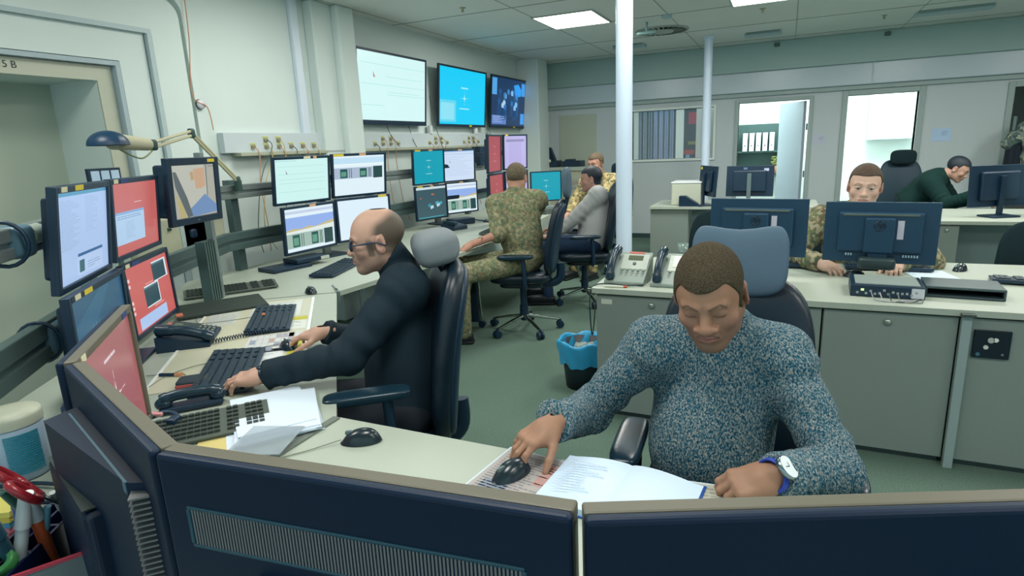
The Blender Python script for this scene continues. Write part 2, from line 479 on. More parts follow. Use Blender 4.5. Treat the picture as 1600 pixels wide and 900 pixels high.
def bounds(pts, pad):
    P = np.array([np.array(q, float) for q in pts]); return P.min(0)-pad, P.max(0)+pad

def make_person(label, J, head, skin, mats, base, hair=None, hands=(), head_step=.0034, hand_step=.0028, body_step=.012,
                shirt=None, shirt_step=.008, trousers=None, shoes=None, extra=None, paint=None, name='person'):
    root = thing(name, label, 'person', base)
    Mh = head['M']; o = np.array(head['o']); s = head.get('s', 1.0)
    def body(p):
        d = cap(p, J['nb'], J['chs'], .055, .09)
        d = su(d, ell(p, J['chs'], (.145, .09, .18), J['Mt']), .05)
        d = su(d, ell(p, J['pel'], (.14, .10, .12), J['Mt']), .08)
        for k in 'lr':
            d = su(d, cap(p, J['s'+k], J['e'+k], .045, .038), .04)
            d = su(d, cap(p, J['e'+k], J['w'+k], .038, .0255), .015)
            if 'h'+k in J:
                d = su(d, cap(p, J['h'+k], J['k'+k], .07, .052), .04)
                d = su(d, cap(p, J['k'+k], J['a'+k], .05, .035), .02)
        d = su(d, head_sdf(p, o, Mh, s, head.get('nose', 1), head.get('jaw', 1), head.get('lids', 0), J['nb']), .012)
        for H in hands: d = su(d, hand_sdf(p, H), .01)
        return d
    parts = []
    pts = [J[k] for k in J if k != 'Mt']+[o]
    lo, hi = bounds(pts, .16)
    hb = (o-.145*s, o+.145*s)
    hl = [(H['o']+H['M']@np.array([0, .08, 0])*H.get('s', 1)-.125, H['o']+H['M']@np.array([0, .08, 0])*H.get('s', 1)+.125) for H in hands]
    v, f = surf(body, lo, hi, body_step)
    c = v[f].mean(1); keep = np.ones(len(f), bool)
    for a, b in [hb]+hl: keep &= ~((c > a) & (c < b)).all(1)
    parts.append((v, f[keep]))
    parts.append(surf(body, hb[0], hb[1], head_step))
    for a, b in hl: parts.append(surf(body, a, b, hand_step))
    # drop the artificial walls where a region was cut off
    out = [parts[0]]
    for (v, f), (a, b) in zip(parts[1:], [hb]+hl):
        c = v[f].mean(1); st = head_step*1.6
        nrm = np.cross(v[f[:, 1]]-v[f[:, 0]], v[f[:, 2]]-v[f[:, 0]]); nrm /= np.linalg.norm(nrm, axis=1)[:, None]+1e-12
        wall = np.zeros(len(f), bool)
        for ax in range(3):
            wall |= ((c[:, ax] < a[ax]+st) | (c[:, ax] > v[:, ax].max()-st)) & (np.abs(nrm[:, ax]) > .9)
        out.append((v, f[~wall]))
    pf = paint or (lambda v: head_paint(v, o, Mh, s, **skin))
    npmesh('body', out, mats['skin'], root, pf)
    if hair: 
        for nm, fn, box, st, m in hair: 
            npmesh(nm, [surf(fn, box[0], box[1], st)], m, root)
    for nm, fn, box, st, m in (shirt or []): npmesh(nm, [surf(fn, box[0], box[1], st)], m, root)
    return root

def hframe(fwd, back, side=1):
    """hand frame: y towards the fingers, z out of the back of the hand"""
    y = unit(fwd); z = np.array(back, float); z = unit(z-y*(z@y)); x = np.cross(y, z)
    return np.stack([x, y, z], 1)
def hoff(o, M, s=1.0):
    return lambda p: ((p-V3(o))@M.astype(F32)/s).astype(F32)

def torso(p, J, f=.0, belly=.0, k=.07):
    Mt = J['Mt']
    d = ell(p, J['chs'], (.165+f, .110+f, .19), Mt)
    d = su(d, ell(p, J['bel'], (.150+f+belly*.5, .105+f+belly, .17), Mt), k)
    d = su(d, ell(p, J['pel'], (.155+f, .115+f, .12), Mt), k)
    d = su(d, cap(p, J['sl'], J['sr'], .058+f*.5), .06)
    n = np.array(J['nb'])
    for q in ('sl', 'sr'): d = su(d, cap(p, n+(np.array(J['nb'])-np.array(J['chs']))*.0, J[q], .050+f*.4, .055+f*.5), .05)
    return d
def legs(p, J, r=(.088, .068, .062, .05)):
    d = ell(p, J['pel'], (.165, .12, .12), J['Mt'])
    for k in 'lr':
        d = su(d, cap(p, J['h'+k], J['k'+k], r[0], r[1]), .05)
        d = su(d, capw(p, J['k'+k], J['a'+k], r[2], r[3], .003, 6), .02)
    return d
def shoe(root, a, fwd, m):
    b = MB(T(a[0], a[1], 0) @ RZ(math.atan2(fwd[1], fwd[0])-PI/2))
    b.rbox((0, .07, .05), (.095, .28, .085), e=.6); b.rbox((0, .07, .014), (.1, .29, .028), e=.3)
    o = b.build('shoe', m, root); o.matrix_parent_inverse = Matrix.Translation(root.location).inverted()
# ------------------------------------------------------------------ the room
EXPO = 0.0
XL, YB, H = -3.72, 9.47, 2.743
WALL = mat('wall_paint', '#d3e0dc', .6, var=.05, vscale=.8, bump=.05, bscale=60)
WALLB = mat('far_wall_paint', '#c3ced0', .5, var=.05, vscale=.7)
BEAM = mat('beam_enamel', '#bccbd3', .28, spec=.6)
FRAME = mat('door_frame_paint', '#9fb0ad', .45)
WHITE = mat('white_enamel', '#cfdbe6', .35)
m = mat('carpet', '#657c70', .95, spec=.1, bump=.6, bscale=260, var=.28, vscale=150)
fl = MB().box(-6.2, 6.5, -3.0, 14, -.1, 0).build('floor', m); struct(fl)
mc = mat('ceiling_tiles', '#dfe3df', .8, var=.04, vscale=1.2)
cb = MB().box(-6.2, 6.5, -3.0, YB, H, H+.12)
ce = cb.build('ceiling', mc); struct(ce)
g = MB()
for k in range(-4, 9):                       # joints of the metal ceiling panels
    g.box(-3.7, 6.4, .62+k*1.2-.004, .62+k*1.2+.004, H-.004, H+.001)
for k in range(-3, 6): g.box(.02+k*1.2-.003, .02+k*1.2+.003, -3, YB, H-.003, H+.001)
struct(g.build('trim_1', mat('ceiling_joint', '#8d998f', .8)))

# left wall: opening with a deep reveal and a steel shutter behind
dy0, dy1, dz = .2, 2.37, 1.99               # opening
b = MB()
b.box(XL-.5, XL, -3, dy0, 0, H).box(XL-.5, XL, dy1, 10, 0, H).box(XL-.5, XL, dy0, dy1, dz, H)
struct(b.build('wall_left', WALL))
b = MB().box(XL-.62, XL-.46, dy0-.1, dy1+.1, 0, dz+.1)
struct(b.build('door_1', mat('shutter_paint', '#b4c0b0', .5, var=.06, vscale=1.5)))
def surround(y1, z1, wd, x, t, name, m, rad=0):
    """moulding that runs up, round the corner and back along the top"""
    b = MB()
    if rad:
        pts = [(y1, 0), (y1, z1-rad)]+[(y1-rad+rad*math.cos(a), z1-rad+rad*math.sin(a)) for a in [PI/2*k/6 for k in range(1, 7)]]+[(-3, z1)]
        inn = [(-3, z1-wd), (y1-rad, z1-wd)]+[(y1-rad+(rad-wd)*math.sin(a), z1-rad+(rad-wd)*math.cos(a)) for a in [PI/2*k/6 for k in range(1, 7)]]+[(y1-wd, 0)] if rad > wd else [(-3, z1-wd), (y1-wd, z1-wd), (y1-wd, 0)]
    else:
        pts = [(y1, 0), (y1, z1), (-3, z1)]; inn = [(-3, z1-wd), (y1-wd, z1-wd), (y1-wd, 0)]
    b.M = Matrix(((0, 0, 1, 0), (1, 0, 0, 0), (0, 1, 0, 0), (0, 0, 0, 1)))
    b.prism(pts+inn, x, x+t)
    return struct(b.build(name, m, bevel=.004))
cream = mat('frame_cream', '#b7bba9', .45)
surround(dy1+.085, dz+.075, .085, XL, .012, 'trim_2', cream)
b = MB().text('015 B', .050, T(XL+.0135, 1.905, 2.026) @ RZ(PI/2) @ RX(PI/2), .0008)
o = b.build('lettering', mat('black_letter', '#27333a', .5)); tag(o, 'black room number 015 B on the cream door lintel', 'lettering')
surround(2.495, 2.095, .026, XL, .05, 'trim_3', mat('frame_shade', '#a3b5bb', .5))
surround(2.68, 2.28, .18, XL, .045, 'trim_4', WALL)
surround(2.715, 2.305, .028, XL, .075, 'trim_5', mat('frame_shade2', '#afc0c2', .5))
surround(2.93, 2.50, .21, XL, .07, 'trim_6', WALL, .10)
surround(3.02, 2.58, .05, XL, .055, 'trim_7', WALL, .14)
# vertical mouldings and the boxed column on the left wall
b = MB().box(XL, XL+.045, 3.98, 4.06, .9, H)
struct(b.build('trim_8', WHITE, bevel=.01))
b = MB().box(XL, XL+.10, 4.16, 4.40, 0, H)
struct(b.build('trim_9', WALL, bevel=.012))
b = MB().box(XL, XL+.17, 4.40, 4.62, 0, H)
struct(b.build('trim_10', WALL, bevel=.02))
# pillar in the far left corner and far wall
b = MB().box(XL, XL+.34, 8.55, 8.95, 0, H).box(XL, XL+.16, 8.95, YB, 0, H)
struct(b.build('trim_11', WALL, bevel=.01))
def wall_with_holes(x0, x1, z0, z1, y0, y1, holes):
    b = MB(); xs = sorted({x0, x1}|{h[0] for h in holes}|{h[1] for h in holes})
    for a, c in zip(xs, xs[1:]):
        hs = [h for h in holes if h[0] <= a+1e-6 and h[1] >= c-1e-6]
        zz = z0
        for h in sorted(hs, key=lambda h: h[2]):
            if h[2] > zz: b.box(a, c, y0, y1, zz, h[2])
            zz = h[3]
        if zz < z1: b.box(a, c, y0, y1, zz, z1)
    return b
holes = [(-2.21, -1.00, 1.22, 1.94), (-.66, .25, 0, 1.965), (.71, 1.51, 0, 1.975), (2.49, 3.4, 0, 1.95)]
struct(wall_with_holes(XL-.3, 6.5, 0, H+.1, YB, YB+.14, holes).build('wall_back', WALLB))
b = MB().box(6.4, 6.6, -3, 14, 0, H+.3); struct(b.build('wall_right', WALLB))
# stepped enamel beams above the doors
b = MB().box(XL, 6.4, YB-.10, YB, 2.10, 2.37)
struct(b.build('trim_12', BEAM, bevel=.012))
b = MB().box(XL, 6.4, YB-.13, YB, 2.37, H); struct(b.build('trim_13', mat('upper_beam', '#9fb9b5', .45), bevel=.01))
b = MB().box(XL, 6.4, YB-.05, YB, 2.045, 2.10); struct(b.build('trim_14', FRAME, bevel=.004))
b = MB()
for x in (.95, 4.4): b.box(x, x+.02, YB-.106, YB-.09, 2.10, 2.37)
struct(b.build('trim_15', WALLB))
# door casings and window frame
def casing(x0, x1, z0, z1, w, name, m=FRAME, dep=.03, bottom=False):
    b = MB().box(x0-w, x0, YB-dep, YB+.16, z0-(w if bottom else 0), z1+w).box(x1, x1+w, YB-dep, YB+.16, z0-(w if bottom else 0), z1+w).box(x0, x1, YB-dep, YB+.16, z1, z1+w)
    if bottom: b.box(x0, x1, YB-dep, YB+.16, z0-w, z0)
    return struct(b.build(name, m, bevel=.004))
casing(-.66, .25, 0, 1.965, .045, 'door_2_casing')
casing(.71, 1.51, 0, 1.975, .065, 'door_3_casing')
casing(2.49, 3.4, 0, 1.95, .065, 'door_4_casing')
casing(-2.21, -1.00, 1.22, 1.94, .035, 'window_1_frame', mat('window_frame', '#dfe9e4', .4), bottom=True)
for o in list(COL.objects):
    if o.name == 'door_2_casing': o.name = 'trim_16'
    if o.name == 'door_3_casing': o.name = 'trim_17'
    if o.name == 'door_4_casing': o.name = 'trim_18'
    if o.name == 'window_1_frame': o.name = 'trim_19'
b = MB().box(XL+.34, -2.77, YB-.02, YB, .08, 1.95); struct(b.build('trim_20', mat('panel_paint', '#b4bfae', .5), bevel=.003))
struct(MB().box(-2.9, -.72, YB-.015, YB, 0, .07).box(.3, .64, YB-.015, YB, 0, .07).box(1.6, 2.42, YB-.015, YB, 0, .07).build('baseboard_back', mat('dark_base', '#2c4746', .6)))
# rooms beyond the far wall
rw = mat('bright_room_white', '#e8f1ee', .7)
b = MB().box(-4, 6.4, 12.6, 12.7, 0, 2.9).box(-4, 6.4, YB+.14, 12.7, 2.7, 2.8).box(-.95, -.87, YB+.14, 12.6, 0, 2.7).box(.42, .5, YB+.14, 12.6, 0, 2.7).box(2.2, 2.28, YB+.14, 12.6, 0, 2.7).box(-4, -3.9, YB+.14, 12.6, 0, 2.7).box(4.6, 4.7, YB+.14, 12.6, 0, 2.7)
struct(b.build('wall_beyond', rw))
for i, (x, y, e) in enumerate([(-.2, 11.0, 120), (1.35, 11.0, 150), (-1.6, 10.6, 60)]):
    l = bpy.data.lights.new('room_lamp', 'AREA'); l.energy = e*.55; l.size = 1.1; l.color = (.93, 1, .98); o = bpy.data.objects.new('room_lamp', l); COL.objects.link(o); o.location = (x, y, 2.66)

# ceiling luminaires
def luminaire(x, y, on=True, w=.6, d=.68):
    t = thing('ceiling_light', '', 'ceiling light', (x, y, H), 0, None)
    f = MB().box(-w/2-.02, -w/2, -d/2-.02, d/2+.02, -.012, 0).box(w/2, w/2+.02, -d/2-.02, d/2+.02, -.012, 0).box(-w/2, w/2, -d/2-.02, -d/2, -.012, 0).box(-w/2, w/2, d/2, d/2+.02, -.012, 0)
    f.build('frame', mat('lamp_frame', '#a9b4ab', .4), t)
    MB().box(-w/2, w/2, -d/2, d/2, -.008, -.002).build('diffuser', emat('lamp_on', '#fffef2', 5.0), t)
    l = bpy.data.lights.new('panel_lamp', 'AREA'); l.shape = 'RECTANGLE'; l.size = w; l.size_y = d; l.energy = PANEL*(1.9 if y > 5 else 1); l.color = (1, .985, .93); l.spread = PI
    o = bpy.data.objects.new('panel_lamp', l); COL.objects.link(o); o.location = (x, y, H-.02)
    return t
PANEL = 19
lums = [(-2.08, 6.28, 'square white ceiling light panel left of the tall white pole'),
        (-.25, 6.28, 'square white ceiling light panel cut by the top edge of the picture')]
for x, y, lb in lums: luminaire(x, y)['label'] = lb
for x in (-2.5, -.6, 1.5, 3.6):
    for y in (.9, 3.4): o_ = luminaire(x, y); o_['label'] = 'ceiling light panel above the desks'; o_['group'] = 'ceiling light panels over the near desks'
for x in (1.58, 3.41): o_ = luminaire(x, 6.28); o_['label'] = 'unseen ceiling light panel added at the far right'; o_['group'] = 'unseen ceiling light panels added at the far right'  # out-of-view panels continuing the row, added to brighten the far end
def spotfix(x, y, lb, w=.42, d=.16):
    t = thing('ceiling_fitting', lb, 'ceiling fitting', (x, y, H), 0, None)
    MB().box(-w/2, w/2, -d/2, d/2, -.035, 0).build('housing', mat('fitting', '#a8bec4', .4), t, bevel=.006)
    MB().box(-w/2+.02, w/2-.02, -d/2-.05, -d/2, -.02, 0).build('louvre', mat('louvre_dark', '#7c9390', .5), t)
spotfix(-1.98, 8.35, 'pale ceiling fitting behind the tall white pole')
spotfix(-.35, 8.5, 'pale ceiling fitting right of the thin white pole')
spotfix(1.55, 8.3, 'long pale ceiling fitting at the upper right', .7, .18)
# round vent, sensor, sprinkler heads
t = thing('ceiling_vent', 'round slotted ceiling air vent beside the tall white pole', 'air vent', (-1.40, 7.5, H))
MB().lathe([(.30, 0), (.30, -.012), (.27, -.016)], seg=48, caps=False).build('rim', mat('vent_rim', '#98a59c', .5), t)
b = MB().lathe([(.0, -.03), (.12, -.03), (.14, -.015)], seg=32)
for k in range(24):
    a = 2*PI*k/24; b.M = RZ(a); b.cbox((.20, 0, -.014), (.11, .016, .004), rx=.5)
b.M = Matrix(); b.build('blades', mat('vent_blade', '#a7b2a8', .5), t)
MB().lathe([(.27, -.004), (.0, -.004)], seg=48).build('opening', mat('vent_dark', '#33423f', .8), t)
t = thing('smoke_detector', 'hanging ceiling sensor bracket beside the tall white pole', 'sensor', (-1.45, 6.9, H))
MB().cyl((0, 0, 0), (0, 0, -.10), .012).build('rod', mat('grey_metal', '#6c8a88', .4, .3), t)
MB().rbox((0, 0, -.11), (.22, .05, .04), e=.5).build('arm', mat('grey_metal'), t)
t = thing('ceiling_speaker', 'small pale round ceiling fitting near the round vent', 'sensor', (-1.2, 6.67, H))
MB().lathe([(.055, 0), (.055, -.02), (.03, -.035), (0, -.037)]).build('dome', mat('fitting'), t)
for i, (x, y, lb) in enumerate([(-2.75, 5.16, 'sprinkler head on the ceiling above the wall screens'), (-.3, 6.95, 'sprinkler head on the ceiling near the thin white pole'), (.9, 8.2, 'sprinkler head on the ceiling over the far doors')]):
    t = thing('sprinkler', lb, 'sprinkler', (x, y, H+.004))
    MB().lathe([(.035, 0), (.03, -.008), (.012, -.012), (.010, -.035), (.016, -.04), (.0, -.042)], seg=20).build('head', mat('brass_grey', '#a9a88a', .4, .5), t)
for x, lb in ((-.2, 'small dark sensor on the far wall under the ceiling, nearer the thin pole'), (1.08, 'small dark sensor on the far wall under the ceiling, above the bright doorway')):
    t = thing('wall_sensor', lb, 'sensor', (x, YB-.13, 2.69))
    MB().rbox((0, -.025, 0), (.07, .05, .05), e=.5).build('sensor_body', mat('sensor_dark', '#4a6264', .4), t)
# white poles
for x, y, lb in ((-.97, 3.95, 'tall round white steel pole rising behind the desk telephones'), (-.97, 8.34, 'thin-looking round white steel pole by the far window')):
    t = thing('pole', lb, 'pole', (x, y, 0))
    MB().cyl((0, 0, .01), (0, 0, H), .053, seg=32).build('shaft', mat('pole_enamel', '#cfe0f2', .3, spec=.6), t)
    MB().lathe([(.09, 0), (.09, .012), (.055, .02)]).build('base_flange', mat('pole_enamel'), t)
    MB().lathe([(.055, H-.03), (.075, H-.002)]).build('top_flange', mat('pole_enamel'), t)
# world
w = bpy.data.worlds.new('world'); bpy.context.scene.world = w; w.use_nodes = True
w.node_tree.nodes['Background'].inputs['Color'].default_value = (.60, .80, .88, 1); w.node_tree.nodes['Background'].inputs['Strength'].default_value = 1.15
# ------------------------------------------------------------------ screens and monitors
BLK = mat('black_plastic', '#0b2a40', .42, spec=.5, bump=.05, bscale=500)
BLK2 = mat('black_gloss_edge', '#16303f', .25)
GRY = mat('grey_plastic', '#5f7275', .45)
SCR = vmat('screen_glow', .25, emit=1.0, spec=.5)
PRN = vmat('printed', .6)
STK = mat('yellow_sticker', '#d8c23c', .6); STW = mat('cream_sticker', '#d8d3b0', .6); STO = mat('orange_sticker', '#dca67e', .6); STB = mat('blue_sticker', '#2b3f78', .6)
class Scr:
    def __init__(s, w, h, y=.0): s.w = w; s.h = h; s.mb = MB(); s.y = y
    def r(s, x0, y0, x1, y1, c, l=1, sh=0.0):
        yy = s.y-.00035*l; w, h = s.w, s.h
        s.mb.add([(-w/2+x0*w, yy, h/2-y1*h), (-w/2+x1*w, yy, h/2-y1*h), (-w/2+x1*w, yy, h/2-y0*h), (-w/2+x0*w, yy, h/2-y0*h)], [(0, 1, 2, 3)], c); return s
    def poly(s, pts, c, l=1):
        yy = s.y-.00035*l
        a = sum(pts[i][0]*pts[(i+1) % len(pts)][1]-pts[(i+1) % len(pts)][0]*pts[i][1] for i in range(len(pts)))
        if a > 0: pts = pts[::-1]
        s.mb.add([(-s.w/2+x*s.w, yy, s.h/2-y*s.h) for x, y in pts], [tuple(range(len(pts)))], c); return s
    def lines(s, x0, y0, x1, y1, n, c, l=2, fill=.35, seed=1, ragged=.5, words=True):
        rd = random.Random(seed); dh = (y1-y0)/n
        for i in range(n):
            x = x0; e = x1-(x1-x0)*ragged*rd.random()
            while x < e:
                wd = (x1-x0)*rd.uniform(.04, .16) if words else e-x
                s.r(x, y0+i*dh, min(x+wd, e), y0+i*dh+dh*fill, c, l); x += wd+(x1-x0)*.018
        return s
def star(S, cx, cy, r, c, asp):
    """four-pointed compass emblem with thin lines and small lettering bars"""
    for k in range(4):
        a = k*PI/2; ca, sa = math.cos(a), math.sin(a)
        def P(u, v): return (cx+(u*ca-v*sa)*r/asp, cy+(u*sa+v*ca)*r)
        S.poly([P(0, 0), P(.10, .10), P(.78, 0)], c, 3); S.poly([P(0, 0), P(.78, 0), P(.10, -.10)], c, 3)
        S.poly([P(.85, .02), P(1.25, .02), P(1.25, -.02), P(.85, -.02)], c, 3)
def emblem(S, cx, cy, c='#e8f4f4', r=.11, t=.05, asp=1.25):
    star(S, cx, cy, r, c, asp)
    S.lines(cx-t*1.5, cy-r*2.0, cx+t*1.5, cy-r*2.0+.03, 1, c, 3, fill=.8, seed=3, ragged=0)
    S.lines(cx-t*2.2, cy+r*1.8, cx+t*2.2, cy+r*1.8+.025, 1, c, 3, fill=.8, seed=4, ragged=0)
def c_list(S):      # long text list with a small window
    S.r(0, 0, 1, 1, '#a6bfe6', 0).r(0, 0, 1, .045, '#4f93b5', 1)
    S.lines(.06, .09, .42, .64, 26, '#8fa9c9', 2, seed=2); S.lines(.52, .08, .80, .50, 20, '#94aed0', 2, seed=5)
    S.poly([(.34, .71), (.86, .71), (.86, .745), (.34, .745)], '#2f5f92', 2); S.r(.34, .745, .86, .96, '#afc6ea', 2)
    S.r(.36, .79, .46, .93, '#2f5f6d', 3); S.lines(.52, .84, .8, .93, 3, '#7f9ac0', 3)
def c_redwin(S):
    S.r(0, 0, 1, 1, '#bf625e', 0); S.lines(.45, .285, .62, .31, 1, '#ecc9cc', 2, ragged=0); S.r(.02, .40, .66, .86, '#a9c6e4', 2)
    S.r(.02, .40, .66, .435, '#7fa6cf', 3); S.lines(.06, .46, .60, .52, 2, '#7391b3', 3); S.lines(.24, .55, .46, .80, 9, '#93aecd', 3, seed=8)
def c_blue(S):
    S.r(0, 0, 1, 1, '#1d4f6e', 0); S.poly([(.0, .3), (.55, 0), (.75, 0), (.1, .7)], '#245a79', 1)
    for k in range(3): S.poly([(.12+.05*k, 1), (.135+.05*k, 1), (.33+.06*k, .35), (.32+.06*k, .35)], '#4b7f97', 2)
    S.lines(.42, .52, .75, .60, 2, '#7fa4b4', 2, ragged=.2)
def c_redwins(S):
    S.r(0, 0, 1, 1, '#c45f5c', 0); S.r(.60, .07, .95, .38, '#d9e6ee', 1); S.r(.585, .09, .91, .365, '#20424e', 2); S.r(.585, .09, .91, .115, '#4f7480', 3)
    S.r(.34, .38, .68, .72, '#d9e6ee', 1); S.r(.325, .40, .66, .70, '#20424e', 2); S.r(.325, .40, .66, .425, '#4f7480', 3)
    S.r(.12, .80, .78, .98, '#a9c4ea', 2)
    for y in (.16, .25, .50, .58, .66): S.r(.03, y, .07, y+.05, '#e9c7c4', 2)
    S.lines(.38, .345, .56, .365, 1, '#efd0cf', 4, ragged=0); S.lines(.50, .74, .74, .765, 1, '#efd0cf', 4, ragged=0)
def c_redstar(S): S.r(0, 0, 1, 1, '#9b585c', 0); emblem(S, .50, .50, '#d9cdd2', .17, .07, 1.25)
def c_cctv(S):
    S.r(0, 0, 1, 1, '#a9a99e', 0); S.poly([(.0, .0), (.75, 0), (.80, .60), (.30, .85), (.12, .3)], '#b7b9ae', 1)
    S.poly([(.50, .08), (.75, .06), (.76, .42), (.68, .46), (.52, .46)], '#c3a185', 2); S.poly([(.41, .14), (.49, .12), (.50, .28), (.43, .30)], '#b39c78', 2)
    S.poly([(.30, .88), (.73, .58), (1, .82), (1, .96), (.40, 1)], '#6e8db6', 2); S.poly([(.03, .12), (.10, .12), (.30, .62), (.40, .98), (.28, 1), (.06, .4)], '#5a6468', 3)
    S.poly([(.06, .55), (.2, .75), (.26, 1), (.12, 1)], '#b0a774', 2); S.poly([(.80, .0), (.82, 0), (.80, .62), (.78, .62)], '#5e6a6c', 3); S.r(.86, .03, 1, .05, '#7d8586', 3)
def c_page(S, bg='#cdf3ef'):
    S.r(0, 0, 1, 1, bg, 0); S.r(0, .02, .4, .05, '#b9e4e4', 1); S.poly([(.19, .24), (.225, .34), (.20, .34)], '#8f8a92', 3)
    for y in (.16, .34, .46, .55, .75): S.r(.05, y, .93, y+.012, '#b4e4de', 2)
def c_chart(S, upper=True):
    S.r(0, 0, 1, 1, '#dff0f8', 0)
    y0 = .30 if upper else .58
    if upper: S.r(0, .05, 1, .20, '#bfe0f3', 1); S.r(0, .20, 1, .235, '#e9f6f6', 2)
    else:
        S.r(0, .06, 1, .12, '#c3cfe6', 1); S.r(0, .20, 1, .52, '#93b1ea', 1)
        S.poly([(0, .50), (.15, .46), (.3, .49), (.45, .44), (.6, .48), (.8, .42), (1, .37), (1, .56), (0, .56)], '#c6b98a', 2); S.poly([(0, .53), (.5, .50), (1, .45), (1, .57), (0, .57)], '#dfe9e4', 3)
    y1 = y0+(.28 if upper else .34)
    S.r(0, y0, .76, y1, '#a9b9cf' if upper else '#9fb8ae', 2)
    for x0, x1 in ((.12, .26), (.50, .64)):
        S.r(x0, y0+.03, x1, y1-.02, '#1d5450', 3)
        for k in range(5): S.r(x0+.02+.02*k, y0+.10, x0+.03+.02*k, y1-.06, '#7fc3a2', 4)
    for x in (.29, .33, .68, .71): S.r(x, y0+.02, x+.012, y1-.02, '#1e4f4c', 3)
    S.r(.77, y0-.01, .96, y1+.02, '#1c3f42', 3)
    for k in range(6): S.r(.78, y0+.02+k*.045, .95, y0+.025+k*.045, '#3c6f66', 4)
def c_chart2(S): c_chart(S, False)
def c_white(S): S.r(0, 0, 1, 1, '#dceffa', 0)
def c_teal(S): S.r(0, 0, 1, 1, '#129fb4', 0); emblem(S, .5, .50, '#9fdde2')
def c_doc(S):
    S.r(0, 0, 1, 1, '#cfe0f6', 0); S.r(0, .0, 1, .035, '#8fb6dc', 1); S.r(0, .10, 1, .115, '#9cb7dc', 1); S.lines(.05, .17, .95, .88, 13, '#b9cfea', 2, seed=11, words=True); S.poly([(.17, .3), (.20, .38), (.18, .40)], '#5d6b88', 3)
def c_darkwin(S):
    S.r(0, 0, 1, 1, '#3c5860', 0); S.r(0, 0, 1, .075, '#c9dbe2', 1); S.r(.50, .22, .60, .27, '#b06a55', 2); S.r(.12, .32, .18, .37, '#a05c50', 2)
    for x, y, c in ((.44, .62, '#b9dbe3'), (.66, .57, '#b9dbe3'), (.62, .50, '#4aa6b8'), (.74, .52, '#4aa6b8'), (.36, .55, '#37899c')): S.poly([(x, y), (x+.10, y-.03), (x+.12, y+.05), (x+.02, y+.10)], c, 3)
    S.r(.05, .955, .9, .975, '#3fb8c0', 2)
def c_redst(S): S.r(0, 0, 1, 1, '#a6474f', 0); emblem(S, .5, .5, '#c98a90')
def c_lilac(S): S.r(0, 0, 1, 1, '#bcb4e6', 0); S.r(.10, .10, .9, .18, '#8f88b4', 2); S.r(.2, .2, .78, .9, '#b4acdf', 2); S.lines(.1, .05, .8, .08, 1, '#a49cd0', 2)
def c_tv1(S):
    S.r(0, 0, 1, 1, '#d3f6f4', 0)
    for y, a, b in ((.16, .05, 1), (.33, .38, .95), (.46, .05, 1), (.56, .4, .9), (.60, .4, 1), (.77, .03, .36)): S.r(a, y, b, y+.010, '#b5e9e4', 2)
    S.poly([(.205, .27), (.235, .36), (.215, .36)], '#c2554c', 3)
def c_tv2(S): S.r(0, 0, 1, 1, '#00cbf6', 0); emblem(S, .52, .52, '#b5f0fb', .10); S.r(.0, .57, .34, .96, '#5fd5ee', 1); S.r(.03, .62, .30, .92, '#8be0f1', 2)
def c_tv3(S):
    S.r(0, 0, 1, 1, '#0a2f58', 0); rd = random.Random(5)
    S.r(.0, .02, .14, .36, '#4fa0e0', 2); S.r(.86, .05, .97, .33, '#3f97e6', 2); S.r(.85, .72, .97, .96, '#3f97e6', 2); S.r(.02, .78, .42, .97, '#5b7cc4', 2); S.lines(.05, .80, .38, .95, 4, '#a7b9dc', 3)
    for k in range(14):
        x = rd.uniform(.2, .8); y = rd.uniform(.2, .6); c = rd.choice(['#2e7fc4', '#7fb7e6', '#15508a', '#a9cbe6', '#1d6bb4'])
        S.poly([(x, y-.05), (x+.04, y), (x+.03, y+.08), (x-.03, y+.07), (x-.04, y)], c, 3); S.poly([(x-.05, y+.08), (x+.05, y+.08), (x+.07, y+.28), (x-.06, y+.30)], rd.choice(['#0e3c6e', '#123f66', '#1b4f80']), 2)
    S.poly([(.62, .12), (.76, .08), (.86, .2), (.84, .34), (.68, .36)], '#2a9bf0', 3)

